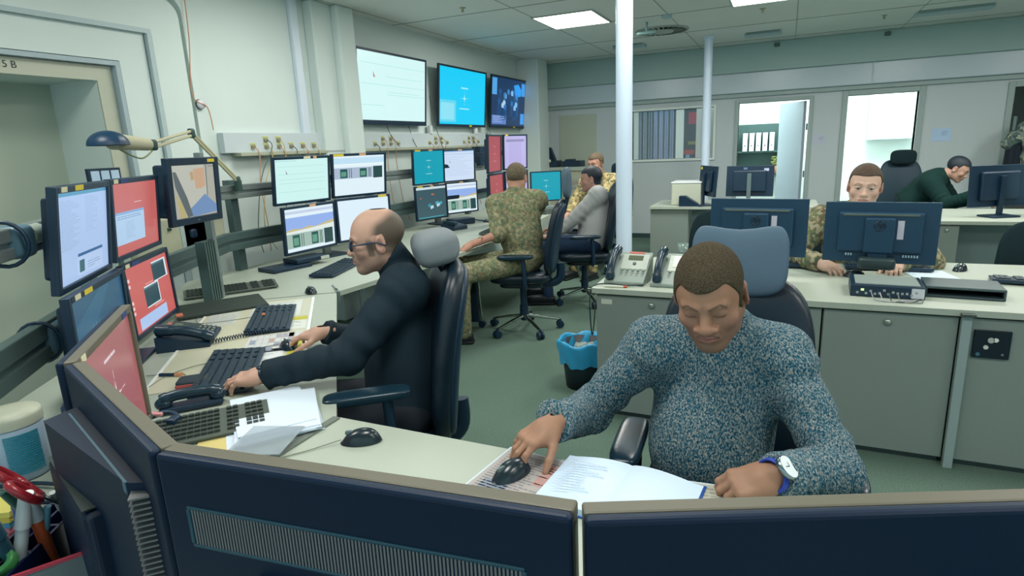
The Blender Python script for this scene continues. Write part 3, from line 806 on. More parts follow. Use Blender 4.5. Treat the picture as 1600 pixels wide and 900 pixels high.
def monitor(label, w, h, c, yaw, tilt=0, content=None, name='monitor', cat='monitor', group=None, bz=.018, bzb=None, dep=.045, back='plain', stand='arm', stick=(), zd=.74, casing=None, logo=None, twocol=None):
    t = thing(name, label, cat, (c[0], c[1], c[2]), yaw, group)
    K = RX(-tilt); cm = casing or BLK; bzb = bzb or bz
    b = MB(K); b.box(-w/2, w/2, .006, .022, -h/2, h/2)
    b.box(-w/2, -w/2+bz, -.004, .01, -h/2, h/2).box(w/2-bz, w/2, -.004, .01, -h/2, h/2).box(-w/2+bz, w/2-bz, -.004, .01, h/2-bz, h/2).box(-w/2+bz, w/2-bz, -.004, .01, -h/2, -h/2+bzb)
    b.build('casing', cm, t, bevel=.0025)
    if back == 'plain': MB(K).cbox((0, .022+(dep-.022)/2, 0), (w*.82, dep-.022+.01, h*.78)).build('rear_housing', cm, t, bevel=.012)
    if back == 'flat': MB(K).cbox((0, .028, 0), (w*.96, .02, h*.96)).build('rear_housing', cm, t, bevel=.006)
    if content:
        sw, sh = w-2*bz, h-bz-bzb
        S = Scr(sw, sh, .004); S.mb.M = K @ T(0, 0, (bzb-bz)/2); content(S); S.mb.build('screen', SCR, t)
    for (x, m, ww) in stick:
        MB(K).cbox((x*w-w/2, -.0048, h/2-bz*.45), (ww, .001, min(.016, bz*1.1))).build('sticker', m, t)
    if logo: MB(K).text(logo, .010, T(0, -.0045, -h/2+bzb*.5) @ RX(PI/2), .0003).build('maker_mark', mat('logo_silver', '#8fa3a8', .4), t)
    if stand == 'desk':
        zb = zd-c[2]
        MB().box(-.035, .035, .03, .055, zb+.01, 0).build('stand_neck', cm, t, bevel=.004)
        MB().cbox((0, .03, zb+.008), (.26, .19, .016)).build('stand_base', cm, t, bevel=.007)
    if stand == 'arm':
        MB().cbox((0, dep+.012, 0), (.10, .02, .10)).build('wall_plate', cm, t, bevel=.002)
    return t

# TVs on the wall
TVW = [(-3.60, 5.215, 2.10, R(90), 'largest wall screen, showing a nearly white page', c_tv1, ()),
       (-3.60, 6.66, 2.10, R(90), 'middle wall screen, bright cyan with a white compass emblem', c_tv2, ((.65, STK, .07),)),
       (-3.60, 8.00, 2.10, R(90), 'third wall screen, dark blue video picture', c_tv3, ((.65, STK, .07),))]
for x, y, z, a, lb, ct, st in TVW:
    w, h = (1.19, .68)
    t = monitor(lb, w, h, (x, y, z), a, R(-5), ct, name='wall_television', cat='television', group='televisions on the left wall', bz=.022, bzb=.045 if ct is c_tv1 else .03, dep=.07, stand=None, logo='S' if 0 else None)
    MB().box(-.15, .15, .03, .115, -.12, .12).build('wall_bracket', GRY, t)
    for (fx, m, ww) in st: MB(RX(R(5))).cbox((fx*w-w/2, -.005, -h/2+.014), (.07, .001, .02)).build('sticker', m, t)
# monitors on the diagonal console (left of the nearer man)
MON = [
 ('tall upper monitor at the left edge, pale blue page full of text', .49, .325, (-2.11, 1.215, 1.28), 132, -4, c_list, [(.13, STW, .045), (.38, STK, .07)]),
 ('upper red-screen monitor with a pale window, second from the left', .53, .325, (-2.53, 1.68, 1.28), 127, -2, c_redwin, [(.09, STW, .04), (.25, STB, .08)]),
 ('lower dark blue monitor behind the tilted red one', .53, .325, (-2.07, 1.19, .96), 132, 2, c_blue, [(.13, STW, .045), (.30, STK, .07)]),
 ('lower red-screen monitor with two dark windows', .53, .325, (-2.60, 1.73, .93), 126, 5, c_redwins, [(.09, STW, .04), (.25, STB, .08)]),
]
for lb, w, h, c, a, tl, ct, st in MON: monitor(lb, w, h, c, R(a), R(tl-4), ct, group='console monitors on the diagonal desk', stick=st, bz=.020, dep=.05)
monitor('small square camera monitor with a pale room picture on a post', .385, .325, (-2.70, 2.11, 1.352), R(105), R(-4), c_cctv, bz=.035, dep=.10, stick=[(.84, STK, .055)], logo='JVC')
AL = [('upper left monitor of the bright four, blank pale page', (-3.17, 3.36, 1.33), 82, -7, c_page, .5, [(.58, STW, .06), (.72, STO, .03)]),
      ('upper right monitor of the bright four, dark waveform columns', (-3.06, 3.87, 1.335), 72, -7, c_chart, .5, [(.12, STK, .09), (.55, STO, .06)]),
      ('lower left monitor of the bright four, blue graph above dark columns', (-3.09, 3.30, .995), 87, -3, c_chart2, .5, [(.55, STO, .06)]),
      ('lower right monitor of the bright four, blank white page behind the bald head', (-2.99, 3.79, 1.005), 72, -1, c_white, .5, [(.85, STK, .08)])]
for lb, c, a, tl, ct, w, st in AL: monitor(lb, w, .335, c, R(a), R(tl), ct, group='four bright monitors on the wall desk', stick=st, dep=.05)
BL = [('teal monitor with compass emblem, upper left of the second four', (-3.20, 5.12, 1.34), 75, -3, c_teal, [(.15, STK, .07), (.55, STO, .05)]),
      ('pale document monitor, upper right of the second four', (-3.18, 5.70, 1.33), 66, -3, c_doc, [(.52, STO, .05)]),
      ('dark slate monitor with small blue tiles, lower left of the second four', (-3.19, 5.11, .995), 74, 0, c_darkwin, [(.15, STK, .07), (.52, STO, .05)]),
      ('blue graph monitor, lower right of the second four', (-3.18, 5.72, .99), 65, 0, c_chart2, [(.48, STO, .05)])]
for lb, c, a, tl, ct, st in BL: monitor(lb, .42, .335, c, R(a), R(tl), ct, group='second four monitors on the wall desk', stick=st, dep=.05, bz=.014)
CL = [('red monitor with faint emblem above the soldier seen from behind', (-2.57, 5.32, 1.44), 98, -2, c_redst, []), ('lilac document monitor above the head of the soldier seen from behind', (-2.62, 5.93, 1.445), 78, -2, c_lilac, [(.12, STK, .05)])]
for i, (lb, c, a, tl, ct, st) in enumerate(CL): monitor(lb, .43 if i else .42, .36, c, R(a), R(tl), ct, group='pair of high monitors beyond the soldier', stick=st, dep=.05, bz=.016)
monitor('lower red monitor mostly hidden by the soldier seen from behind', .42, .335, (-2.585, 5.36, 1.085), R(96), 0, c_redst, group='pair of low monitors beyond the soldier', bz=.016)
monitor('lower lilac monitor mostly hidden by the soldier seen from behind', .42, .335, (-2.62, 5.93, 1.085), R(78), 0, c_lilac, group='pair of low monitors beyond the soldier', bz=.016)
monitor('teal monitor seen edge-on behind the head of the soldier', .40, .36, (-2.62, 6.80, 1.02), R(42), 0, c_teal, stand='desk', bz=.014)

# posts and brackets which carry the four-screen clusters
ALU = mat('aluminium_profile', '#8b9796', .35, .55)
ALD = mat('aluminium_dark', '#5a706f', .4, .5)
def post(label, x, y, a, h0=.74, h1=1.5, arms=(1.0, 1.33), wd=.5, name='monitor_post'):
    t = thing(name, label, 'monitor stand', (x, y, h0), a)
    MB().box(-.03, .03, -.02, .02, 0, h1-h0).build('upright', ALU, t, bevel=.003)
    MB().cbox((0, -.05, .006), (.20, .22, .012)).build('foot_plate', BLK, t, bevel=.003)
    for z in arms: MB().box(-wd/2, wd/2, -.035, -.02, z-h0-.02, z-h0+.02).build('cross_arm', BLK, t, bevel=.003)
    return t
post('aluminium post behind the bright four monitors', -3.24, 3.60, R(78), wd=.7)
post('aluminium post behind the second four monitors', -3.33, 5.43, R(70), wd=.62)
post('aluminium post behind the high monitors beyond the soldier', -2.80, 5.66, R(87), h1=1.65, arms=(1.08, 1.44), wd=.62)
post('aluminium post behind the diagonal console monitors', -2.41, 1.36, R(129), h1=1.40, wd=.80, arms=(.95, 1.28))
t = thing('monitor_post', 'ribbed grey aluminium post under the square camera monitor', 'monitor stand', (-2.86, 2.24, .74), R(105))
b = MB()
for k in range(5): b.box(-.045+k*.019, -.045+k*.019+.011, -.03, .03, 0, .33)
b.build('ribbed_duct', ALD, t)
MB().box(.045, .075, -.02, .02, 0, .80).build('upright', ALU, t, bevel=.003)
MB().box(-.02, .075, -.08, .0, .57, .65).build('bracket', BLK, t)

# rails of the console
def rail(label, pts, z, hh=.045):
    t = thing('equipment_rail', label, 'rail', (pts[0][0], pts[0][1], z))
    for (x0, y0), (x1, y1) in zip(pts, pts[1:]):
        L = math.hypot(x1-x0, y1-y0); a = math.atan2(y1-y0, x1-x0)
        b = MB(T(x0-pts[0][0], y0-pts[0][1], 0) @ RZ(a)); b.box(-.01, L+.01, -.02, .02, -hh, -hh*.25).box(-.01, L+.01, -.02, .02, hh*.1, hh).box(-.01, L+.01, -.008, .012, -hh*.3, hh*.15)
        b.build('profile', ALU if z > 1.1 else ALD, t, bevel=.004)
    return t
rail('upper aluminium equipment rail running behind the monitors', [(-1.62, .47), (-2.74, 1.70), (-3.35, 2.78), (-3.38, 7.0)], 1.285)
rail('lower aluminium equipment rail running behind the monitors', [(-1.62, .47), (-2.74, 1.70), (-3.35, 2.78), (-3.38, 7.0)], .96, .06)
for x, y, z, lb in ((-2.10, 1.0, 1.285, 'grey and blue clamp on the upper rail at the left edge'), (-2.16, 1.06, .96, 'dark blue clamp on the lower rail at the left edge')):
    t = thing('rail_clamp', lb, 'clamp', (x, y, z), R(132))
    MB().rbox((0, 0, 0), (.10, .09, .10), e=.4).build('clamp_body', mat('clamp_blue', '#4c6f80', .4), t)
    MB().cyl((.05, -.01, .01), (.13, -.01, .01), .034).build('knob', mat('clamp_grey', '#9aa99e', .45), t, bevel=.004)
    b = MB(); b.tube([(-.06+.062*0, .06*math.cos(a), .065*math.sin(a)) for a in [2*PI*k/20 for k in range(21)]], .006); b.build('cable_tie', BLK, t)

# ------------------------------------------------------------------ desks
TOP = mat('worktop_laminate', '#a9b3a6', .45, var=.03, vscale=3)
EDG = mat('worktop_edge', '#8d9285', .5)
LEG = mat('desk_metal', '#6f8180', .45, .2)
def desk(label, poly, panels=(), z=.74, name='desk', feet=()):
    cx = sum(p[0] for p in poly)/len(poly); cy = sum(p[1] for p in poly)/len(poly)
    t = thing(name, label, 'desk', (cx, cy, 0))
    L = [(x-cx, y-cy) for x, y in poly]
    MB().prism(L, z-.028, z).build('worktop', TOP, t, bevel=.004)
    for (x0, y0, x1, y1, z0, z1) in panels:
        a = math.atan2(y1-y0, x1-x0); l = math.hypot(x1-x0, y1-y0)
        MB(T(x0-cx, y0-cy, 0) @ RZ(a)).box(0, l, -.012, .012, z0, z1).build('panel', LEG, t, bevel=.002)
    for (x, y) in feet:
        f = MB().box(x-cx-.03, x-cx+.03, y-cy-.03, y-cy+.03, .02, z-.028).cbox((x-cx, y-cy, .012), (.10, .5, .024)).build('leg', LEG, t, bevel=.004)
    return t
desk('white desk in front where the man in the sweater works', [(-1.165, 1.268), (.42, 1.258), (.42, .36), (-.30, .20), (-1.165, .20)], feet=[(.3, .8), (-.9, .8)])
desk('white diagonal desk of the man in the black shirt', [(-1.18, 1.27), (-2.27, 2.56), (-3.0, 2.0), (-2.3, 1.0), (-1.75, .30), (-1.18, .20)], feet=[(-1.5, 1.2), (-2.4, 2.1)])
desk('long white desk along the left wall under the bright monitors', [(-2.285, 2.575), (-2.19, 3.52), (-2.19, 4.72), (-3.48, 4.72), (-3.48, 2.55), (-3.01, 2.01)], panels=[(-2.45, 4.30, -2.62, 4.30, .02, .71)], feet=[(-3.2, 3.0), (-3.2, 4.4)])
desk('far white desk along the left wall beyond the soldier', [(-2.20, 4.73), (-2.30, 5.6), (-2.45, 6.75), (-2.1, 7.3), (-3.48, 7.3), (-3.48, 4.73)], feet=[(-3.2, 5.2), (-2.75, 6.4)])
# joint bars between the desks
b = MB(); b.M = T(-1.17, 1.10, .741); b.box(-.012, .012, -.55, .16, 0, .004)
tag(b.build('joint_strip', mat('joint_dark', '#6a736c', .5)), 'dark strip in the joint between the front desk and the diagonal desk', 'strip')
t = thing('desk_bracket', 'dark metal bracket at the corner of the diagonal desk', 'bracket', (-2.30, 2.60, .74), R(-40))
MB().box(-.05, .05, -.008, .008, -.05, .006).build('plate', LEG, t); MB().box(-.16, 0, -.004, .004, 0, .006).build('arm', LEG, t)

# desk pad with printed sheets
t = thing('desk_pad', 'clear-edged desk pad with lists under it before the man in black', 'desk pad', (-1.93, 1.95, .7405), math.atan2(1.29, -1.09))
# local x runs along the desk edge, y towards the console
MB().box(-.60, .62, -.02, .50, 0, .003).build('pad', mat('pad_cream', '#c9c9b0', .3), t)
b = MB(); b.box(-.60, .62, -.02, -.006, .003, .006).box(-.60, .62, .49, .50, .003, .005); b.build('rim', mat('pad_rim', '#e6eceb', .3), t)
rd = random.Random(3)
def sheet(t, x, y, w, h, a=0, base='#cfd6d2', z=.0035, kind='text', seed=1):
    M = T(x, y, z) @ RZ(a); S = Scr(w, h); S.mb.M = M @ RX(-PI/2); S.y = 0
    S.r(0, 0, 1, 1, base, 0)
    if kind == 'text': S.lines(.08, .06, .92, .94, 22, '#9aa3ae', 1, seed=seed)
    if kind == 'table':
        for k in range(8): S.r(.04, .05+k*.115, .96, .055+k*.115, '#6d7a80', 1)
        for k in range(5): S.r(.04+k*.23, .05, .045+k*.23, .86, '#6d7a80', 1)
        r_ = random.Random(seed)
        for k in range(12):
            i, j = r_.randrange(4), r_.randrange(7); S.r(.05+i*.23, .06+j*.115, .26+i*.23, .155+j*.115, r_.choice(['#a3a1ab', '#b3958d', '#8d98a8', '#bfc5c2']), 1)
    if kind == 'yellow': S.r(0, 0, 1, .3, '#b9b545', 1); S.lines(.06, .4, .9, .9, 6, '#8e979c', 1)
    return S.mb.build('printed_sheet', PRN, t)
sheet(t, .42, .16, .24, .32, R(-90), kind='text', seed=4)
sheet(t, .12, .10, .2, .22, R(-90), '#d4dad2', kind='yellow', seed=2)
sheet(t, -.16, .12, .26, .22, R(0), '#c9cccb', kind='table', seed=6)
sheet(t, -.38, .17, .2, .26, R(-90), '#d6dadb', kind='text', seed=7)
sheet(t, .34, .40, .24, .14, R(0), '#c4cac0', kind='text', seed=9)
sheet(t, -.27, .03, .2, .05, 0, '#b9b545', .0038, kind='none')

# ------------------------------------------------------------------ keyboards, mice, telephones
KEY = mat('key_caps', '#1f3540', .5)
def keyboard(label, x, y, a, z=.742, w=.44, d=.15, name='keyboard', light=False, spot=None, group=None):
    t = thing(name, label, 'keyboard', (x, y, z), a, group)
    m = BLK if not light else mat('grey_key_body', '#4d5851', .5)
    b = MB(); b.prism([(-d/2, .006), (d/2, .006), (d/2, .026), (-d/2, .014)], -w/2, w/2); bm = b
    b.v = [(vz, vx, vy) for vx, vy, vz in b.v]; b.f = [f[::-1] for f in b.f]; b.f = [f[::-1] for f in b.f]
    b.build('body', m, t, bevel=.004)
    b = MB(); sl = .012/d
    for r in range(6):
        yy = d/2-.018-r*(d-.034)/5.3
        n = 22; zz = .020+yy*sl
        for k in range(n):
            xx = -w/2+.014+k*(w-.028)/n
            if k in (15, 18): continue
            if r == 5 and 4 <= k <= 9:
                if k == 4: b.box(xx, xx+6*(w-.028)/n-.003, yy-.007, yy+.007, zz, zz+.006)
                continue
            b.box(xx+.001, xx+(w-.028)/n-.002, yy-.007, yy+.007, zz, zz+.006)
    b.build('keys', KEY if not light else mat('grey_keys', '#2f3a36', .5), t)
    for s in (-1, 1): MB().box(s*w*.4-.012, s*w*.4+.012, d/2-.03, d/2-.015, 0, .008).build('foot', m, t)
    MB().box(-w*.4, w*.4, -d/2+.004, -d/2+.014, 0, .008).build('foot', m, t)
    if spot: MB().cbox((spot[0], spot[1], .028), (.03, .014, .004)).build('orange_key', mat('orange_key', '#c8744a', .5), t)
    return t
def mouse(label, x, y, a, z=.742, cable=None, name='computer_mouse'):
    t = thing(name, label, 'mouse', (x, y, z), a)
    b = MB()
    def fn(u, v):
        an = 2*PI*u; r = math.sin(v*PI/2); X = .031*math.cos(an)*r**.8; Y = .056*math.sin(an)*r**.8
        Z = .036*(1-(X/.031)**2*.55)*(1-((Y+.008)/.064)**2)**.8 if abs((Y+.008)/.064) < 1 else 0
        return (X, Y, max(Z, 0)*(1-r**6)+.001)
    b.grid(fn, 28, 12); b.lathe([(0, 0), (.02, 0)], (0, 0, .0005)); b.build('shell', mat('mouse_black', '#14262f', .25, spec=.6), t)
    MB().rbox((0, .030, .027), (.008, .022, .014), e=.6).build('wheel', GRY, t)
    if cable:
        ci = t.matrix_basis.inverted() @ Matrix(); 
        M = Matrix.Translation((x, y, z)) @ RZ(a)
        pts = [Vector((0, .054, .008))]+[M.inverted() @ Vector((px, py, .744)) for px, py in cable]
        MB().tube(bez(pts, 8), .0016, 6).build('cable', mat('cable_grey', '#7d8573', .6), t)
    return t
keyboard('black keyboard under the left hand of the man in the black shirt', -1.80, 1.43, math.atan2(1.29, -1.09), w=.46, d=.19)
MB_ = None
keyboard('black keyboard with an orange key beside the desk pad lists', -2.19, 2.01, math.atan2(1.29, -1.09), w=.46, d=.19, spot=(.03, .04))
keyboard('grey keyboard with pale keys next to the telephone handset', -1.50, 1.045, math.atan2(.62, .52), w=.40, d=.17, light=True)
keyboard('long dark keyboard below the ribbed aluminium post', -2.93, 2.42, math.atan2(.40, .30), w=.50, d=.17, light=True)
keyboard('thin black keyboard on the wall desk below the blank white monitor', -2.72, 3.12, math.atan2(.60, -.18), w=.56, d=.16)
mouse('small black mouse on the wall desk beside the keyboard with an orange key', -2.42, 2.52, R(60))
mouse('black mouse on the empty part of the front desk', -1.005, 1.165, R(118), cable=[(-1.10, 1.08), (-1.16, .98), (-1.10, .90)])
mouse('black mouse under the hand of the man in the sweater', -.552, 1.15, R(155))
mouse('black mouse under the right hand of the man in the black shirt', -1.805, 1.715, R(60), cable=[(-1.93, 1.66), (-1.98, 1.60), (-2.02, 1.62)])
def telephone(label, x, y, a, z=.74, hl=.014, tilt=R(20), face='#3a4c4c', body=BLK, lcd='#5b6450', w=.20, d=.21, red=True, handset_m=None, scr=None, keym='#7d8a80'):
    t = thing('telephone', label, 'telephone', (x, y, z), a)
    b = MB(); h = math.sin(tilt)*d
    pr = [(-d/2, 0), (d/2, 0), (d/2, .018+h), (-d/2, .018)]
    n = MB(); n.prism(pr, -w/2, w/2); n.v = [(q[2], q[0], q[1]) for q in n.v]; n.build('body', body, t, bevel=.006)
    K = T(0, 0, .020+h/2) @ RX(tilt)
    fw = w*.68; fx = w*.14
    MB(K).cbox((fx, .03, .003), (fw, d*.52, .004)).build('face_plate', mat('tel_face'+face, face, .4), t, bevel=.001)
    if scr: MB(K).cbox((fx, .04, .006), (fw*.72, d*.36, .003)).build('display', mat('tel_scr'+scr, scr, .2), t)
    else: MB(K).cbox((fx, .055, .006), (fw*.55, d*.16, .003)).build('display', mat('tel_lcd', lcd, .25), t)
    if red: MB(K).cbox((fx, .09, .006), (fw*.6, .014, .002)).build('red_label', mat('tel_red', '#b8695a', .5), t)
    b = MB(K)
    for r in range(4):
        for k in range(5): b.cbox((fx-fw*.4+k*fw*.2, -.03-r*.018, .006), (.014, .010, .006))
    b.build('keypad', mat('tel_key'+keym, keym, .5), t)
    if not scr: MB(K).lathe([(.010, .004), (.010, .008), (0, .009)], (fx, .015, 0)).build('round_key', GRY, t)
    b = MB(K); hx = -w*.36
    b.tube(bez([(hx, .105, .020), (hx, .06, .030+hl), (hx, 0, .036+hl), (hx, -.06, .030+hl), (hx, -.105, .018)], 6), [.024]*3+[.024]*5+[.021]*12+[.024]*5, 14)
    b.sphere((hx, .088, .018), (.024, .026, .020)); b.sphere((hx, -.088, .018), (.025, .027, .021)); b.build('handset', handset_m or BLK2, t)
    return t
telephone('black desk telephone with a red and white label strip beside the red screens', -2.30, 1.655, math.atan2(1.29, -1.09), tilt=R(14), w=.26, d=.20, face='#2a3d40', hl=-.004)
telephone('pale grey desk telephone with dark handset, left of the two', -.765, 3.225, R(-4), tilt=R(42), face='#b9c3b8', body=mat('phone_grey', '#8b9a92', .45), w=.22, d=.20)
telephone('pale grey desk telephone with a large bright display, right of the two', -.50, 3.215, R(-4), tilt=R(42), face='#cfd8cc', body=mat('phone_grey'), w=.24, d=.20, scr='#dfeee0', red=False)
# loose handset, passport-like booklet, black folder, boxes on the left desks
t = thing('telephone_handset', 'black telephone handset lying on the keyboard edge', 'handset', (-1.665, 1.165, .782), math.atan2(.62, .52))
MB().tube(bez([(-.08, 0, 0), (-.04, 0, .010), (.04, 0, .010), (.08, 0, 0)], 6), [.02]*4+[.017]*10+[.02]*5, 14).sphere((-.075, 0, -.010), (.026, .024, .02)).sphere((.075, 0, -.010), (.026, .024, .02)).build('grip', BLK2, t)
MB().box(-.09, .09, -.03, .03, -.04, -.02).build('rest', BLK, t, bevel=.008)
t = thing('headset_case', 'small black and red pouch beside the tilted red monitor', 'pouch', (-1.83, 1.30, .742), R(40))
MB().rbox((0, 0, .014), (.10, .08, .028), e=.35).build('pouch', mat('pouch_dark', '#24343c', .7), t); MB().rbox((0, -.036, .012), (.098, .012, .014), e=.4).build('red_edge', mat('pouch_red', '#b0524a', .7), t)
t = thing('folder', 'flat black folder on the desk below the long dark keyboard', 'folder', (-2.66, 2.12, .742), math.atan2(.45, .30))
MB().cbox((0, 0, .008), (.42, .30, .014)).build('cover', mat('folder_black', '#26352f', .7, bump=.1), t, bevel=.004); MB().cbox((-.20, -.10, .018), (.03, .06, .006)).build('red_tag', mat('tag_red', '#cf7a62', .6), t)
t = thing('docking_unit', 'flat black box under the bright four monitors', 'box', (-3.13, 3.05, .742), R(78))
MB().cbox((0, 0, .012), (.30, .20, .024)).build('lower_case', BLK, t, bevel=.004)
t = thing('docking_unit', 'black box with a pale front stacked on the flat black box', 'box', (-3.10, 3.22, .767), R(78))
MB().cbox((0, .0, .017), (.26, .17, .03)).build('case', BLK, t, bevel=.004); MB().cbox((.10, -.088, .017), (.07, .004, .022)).build('pale_front', mat('pale_front', '#b8c1b8', .5), t)
t = thing('block', 'small brown block on the wall desk beside the thin keyboard', 'box', (-2.90, 3.55, .742), R(20))
MB().rbox((0, 0, .022), (.07, .05, .044), e=.3).build('block_body', mat('brownish', '#5c6157', .6), t)
# ------------------------------------------------------------------ cabinets on the right
CAB = mat('cabinet_grey', '#7f8c86', .5, var=.03, vscale=2)
CABD = mat('cabinet_seam', '#41504e', .6)
def lock(t, x, z, y): MB().lathe([(.016, 0), (.016, .008), (.010, .014), (0, .015)], seg=20).build('lock', mat('lock_chrome', '#a9b5ac', .25, .7), t).matrix_basis = T(x, y, z) @ RX(PI/2)
def cabinet(label, x0, x1, y0=3.04, y1=3.55, h=.705, name='cabinet', lockx=None):
    t = thing(name, label, 'cabinet', ((x0+x1)/2, (y0+y1)/2, 0)); cx, cy = (x0+x1)/2, (y0+y1)/2
    MB().box(x0-cx, x1-cx, y0-cy+.02, y1-cy, .03, h).build('body', CAB, t, bevel=.002)
    MB().box(x0-cx+.01, x1-cx-.01, y0-cy+.03, y1-cy-.02, 0, .03).build('plinth', CABD, t)
    MB().box(x0-cx+.003, x1-cx-.003, y0-cy, y0-cy+.018, .035, h-.004).build('door', CAB, t, bevel=.002)
    if lockx is not None: lock(t, lockx-cx, h-.045, y0-cy)
    return t
cabinet('grey cabinet at the left end of the row, with a pale sticker and a lock', -.90, -.14, lockx=-.60)
cabinet('narrow grey cabinet behind the shoulder of the man in the sweater', -.135, .195)
t = cabinet('wide grey cabinet with a lock, right of the man in the sweater', .20, .725, lockx=.46)
t = cabinet('grey cabinet at the right edge with a black connector panel', .765, 1.75)
b = MB().box(-.065, .065, -.012, 0, -.062, .062)
t2 = b.build('connector_panel', mat('panel_black', '#0c1c28', .25), t, bevel=.002); t2.location = (.845-1.2575, -.255, .592); t2['label'] = 'black connector panel'
for x, z, r, c in ((-.005, .02, .012, '#aab4ae'), (.012, .022, .009, '#dfe4dc'), (-.02, -.012, .009, '#c8cfc8'), (-.045, -.045, .008, '#3f6a78'), (.04, -.04, .005, '#66777a')):
    MB().cyl((x, -.012, z), (x, -.016, z), r).build('socket', mat('sock'+c, c, .3), t2)
t = thing('cable_duct', 'upright grey duct strip between the two right cabinets', 'duct', (.745, 3.03, 0))
MB().box(-.018, .018, -.02, .012, 0, .715).build('channel', mat('duct_grey', '#8fa09f', .45), t, bevel=.002); MB().cbox((0, -.01, .722), (.05, .06, .012)).build('clip', mat('clip_dark', '#3c4844', .5), t)
t = thing('sticker', 'pale sticker at the corner of the left grey cabinet', 'sticker', (-.84, 3.038, .665)); MB().box(-.03, .03, -.001, 0, -.014, .014).build('paper', mat('pale_sticker', '#c3cbbf', .6), t)
desk('long white desk on top of the grey cabinet row', [(-.92, 3.02), (1.78, 3.02), (1.78, 4.12), (-.68, 4.12), (-.92, 3.7)], panels=[(-.86, 3.56, -.70, 4.0, .02, .71)], feet=[(1.6, 3.95)], z=.74)
# second row
cabinet('grey cabinet under the second desk row at the right', 1.0, 1.36, 6.06, 6.5, lockx=1.27)
desk('white desk of the second row at the right', [(.95, 6.03), (2.6, 6.03), (2.6, 7.0), (.95, 7.0)], panels=[(1.38, 6.3, 2.5, 6.3, .05, .70)], feet=[(2.4, 6.8)])
cabinet('grey cabinet of the second row at the left, beyond the telephones', -1.44, -1.0, 7.15, 7.6, h=.71)
desk('white desk of the second row at the left', [(-1.45, 7.12), (.35, 7.12), (.35, 7.95), (-1.45, 7.95)], feet=[(.2, 7.6)], panels=[(-.98, 7.3, .3, 7.3, .05, .70)])
t = thing('printer', 'white box-shaped printer on the far left desk of the second row', 'printer', (-1.05, 7.45, .74))
MB().cbox((0, 0, .13), (.34, .34, .26)).build('case', mat('printer_white', '#c3cab8', .5), t, bevel=.012); MB().cbox((0, 0, .265), (.35, .35, .018)).build('lid', mat('printer_lid', '#dfe9ea', .4), t, bevel=.005)
t = thing('desk_phone', 'small black sloping telephone in front of the white printer', 'telephone', (-1.02, 7.2, .74))
MB(RX(0)).prism([(-.09, 0), (.12, 0), (.12, .03), (-.02, .12), (-.09, .12)], -.05, .05).build('body', BLK, t, bevel=.004).matrix_basis = RX(PI/2)
# back-seen monitors of the row
HPN = mat('monitor_navy', '#0f3b55', .42, bump=.05, bscale=500)
GRV = mat('vent_grille', '#3c5a5a', .5)
def back_monitor(label, w, h, c, yaw, tilt, zd=.74, group=None):
    t = monitor(label, w, h, c, yaw, tilt, c_white if 0 else c_page, back='none', stand=None, casing=HPN, group=group, bz=.016)
    K = RX(-tilt)
    MB(K).cbox((0, .034, .004), (w*.74, .028, h*.66)).build('rear_housing', HPN, t, bevel=.010)
    b = MB(K); b.cbox((0, .046, h*.30), (w*.66, .012, .010)); 
    b.build('top_vent', mat('vent_beige', '#55645c', .5), t, bevel=.002)
    MB(K).cbox((0, .060, -.01), (w*.26, .030, h*.58)).build('hinge_cover', HPN, t, bevel=.008)
    lg = MB(K @ T(0, .0765, h*.13) @ RX(PI/2) @ RY(PI)); lg.lathe([(.024, 0), (.0255, .0015), (.0225, .0015), (.0225, 0)], seg=32, caps=False)
    lg.text('hp', .036, T(0, .004, .0005), .0006, font_shear=.35); lg.build('round_logo', mat('logo_dark', '#020a14', .3), t)
    MB(K).cbox((-w*.18, .049, .02), (.028, .002, .095)).build('sticker', mat('paper_sticker', '#c5c3d2', .6), t)
    b = MB(K)
    for k in range(9): b.cbox((-w*.34+k*.012+(.22 if k > 5 else 0), .046, -h*.36), (.007, .008, .012))
    b.build('ports', mat('port_pale', '#8fb0bb', .4), t)
    zb = zd-c[2]
    MB().box(-.045, .045, .03, .06, zb+.02, -.05).build('stand_neck', HPN, t, bevel=.004)
    MB().rbox((0, .05, zb+.035), (.17, .14, .06), e=.3).build('stand_base', mat('stand_dark', '#27393c', .4), t)
    return t
back_monitor('left of the two large navy monitors seen from behind on the cabinet row', .51, .315, (-.125, 3.60, 1.005), R(172-180), R(-2), group=None)
back_monitor('right large navy monitor seen from behind, standing on the small computer', .51, .315, (.465, 3.60, .985), R(173-180), R(-1), zd=.80)
for o in [o for o in COL.objects if o.get('label', '').startswith(('left of the two large navy', 'right large navy'))]: o.rotation_euler.z += PI
def simple_back(label, w, h, c, yaw, zd, neck=GRY, stk=None):
    t = monitor(label, w, h, c, yaw, R(-4), c_page, back='none', stand=None, casing=mat('monitor_navy_dark', '#0a2a40', .4), bz=.016)
    MB(RX(R(4))).cbox((0, .036, .0), (w*.7, .03, h*.7)).build('rear_housing', mat('monitor_navy_dark'), t, bevel=.014)
    MB().box(-.022, .022, .05, .075, zd-c[2]+.01, .09).build('stand_neck', neck, t, bevel=.004); MB().cbox((0, .06, zd-c[2]+.008), (.24, .18, .016)).build('stand_base', BLK, t, bevel=.005)
    if stk:
        for (x, z, s, m) in stk: MB(RX(R(4))).cbox((x, .0225 if abs(x) > w*.35 or abs(z) > h*.35 else .052, z), (s, .002, s*.6)).build('sticker', m, t)
    return t
simple_back('narrow-looking dark monitor seen from behind on the far desk, with a yellow sticker', .47, .34, (-.80, 7.30, 1.02), R(118), .74, BLK, [(.19, .14, .05, STK)])
simple_back('dark monitor with a pale grey neck seen from behind on the far desk', .50, .34, (-.36, 7.32, 1.01), R(176), .74, GRY, [(-.17, .125, .05, mat('pale_tag', '#b9c3e0', .5)), (.05, .14, .04, mat('grey_tag', '#5d7894', .5))])
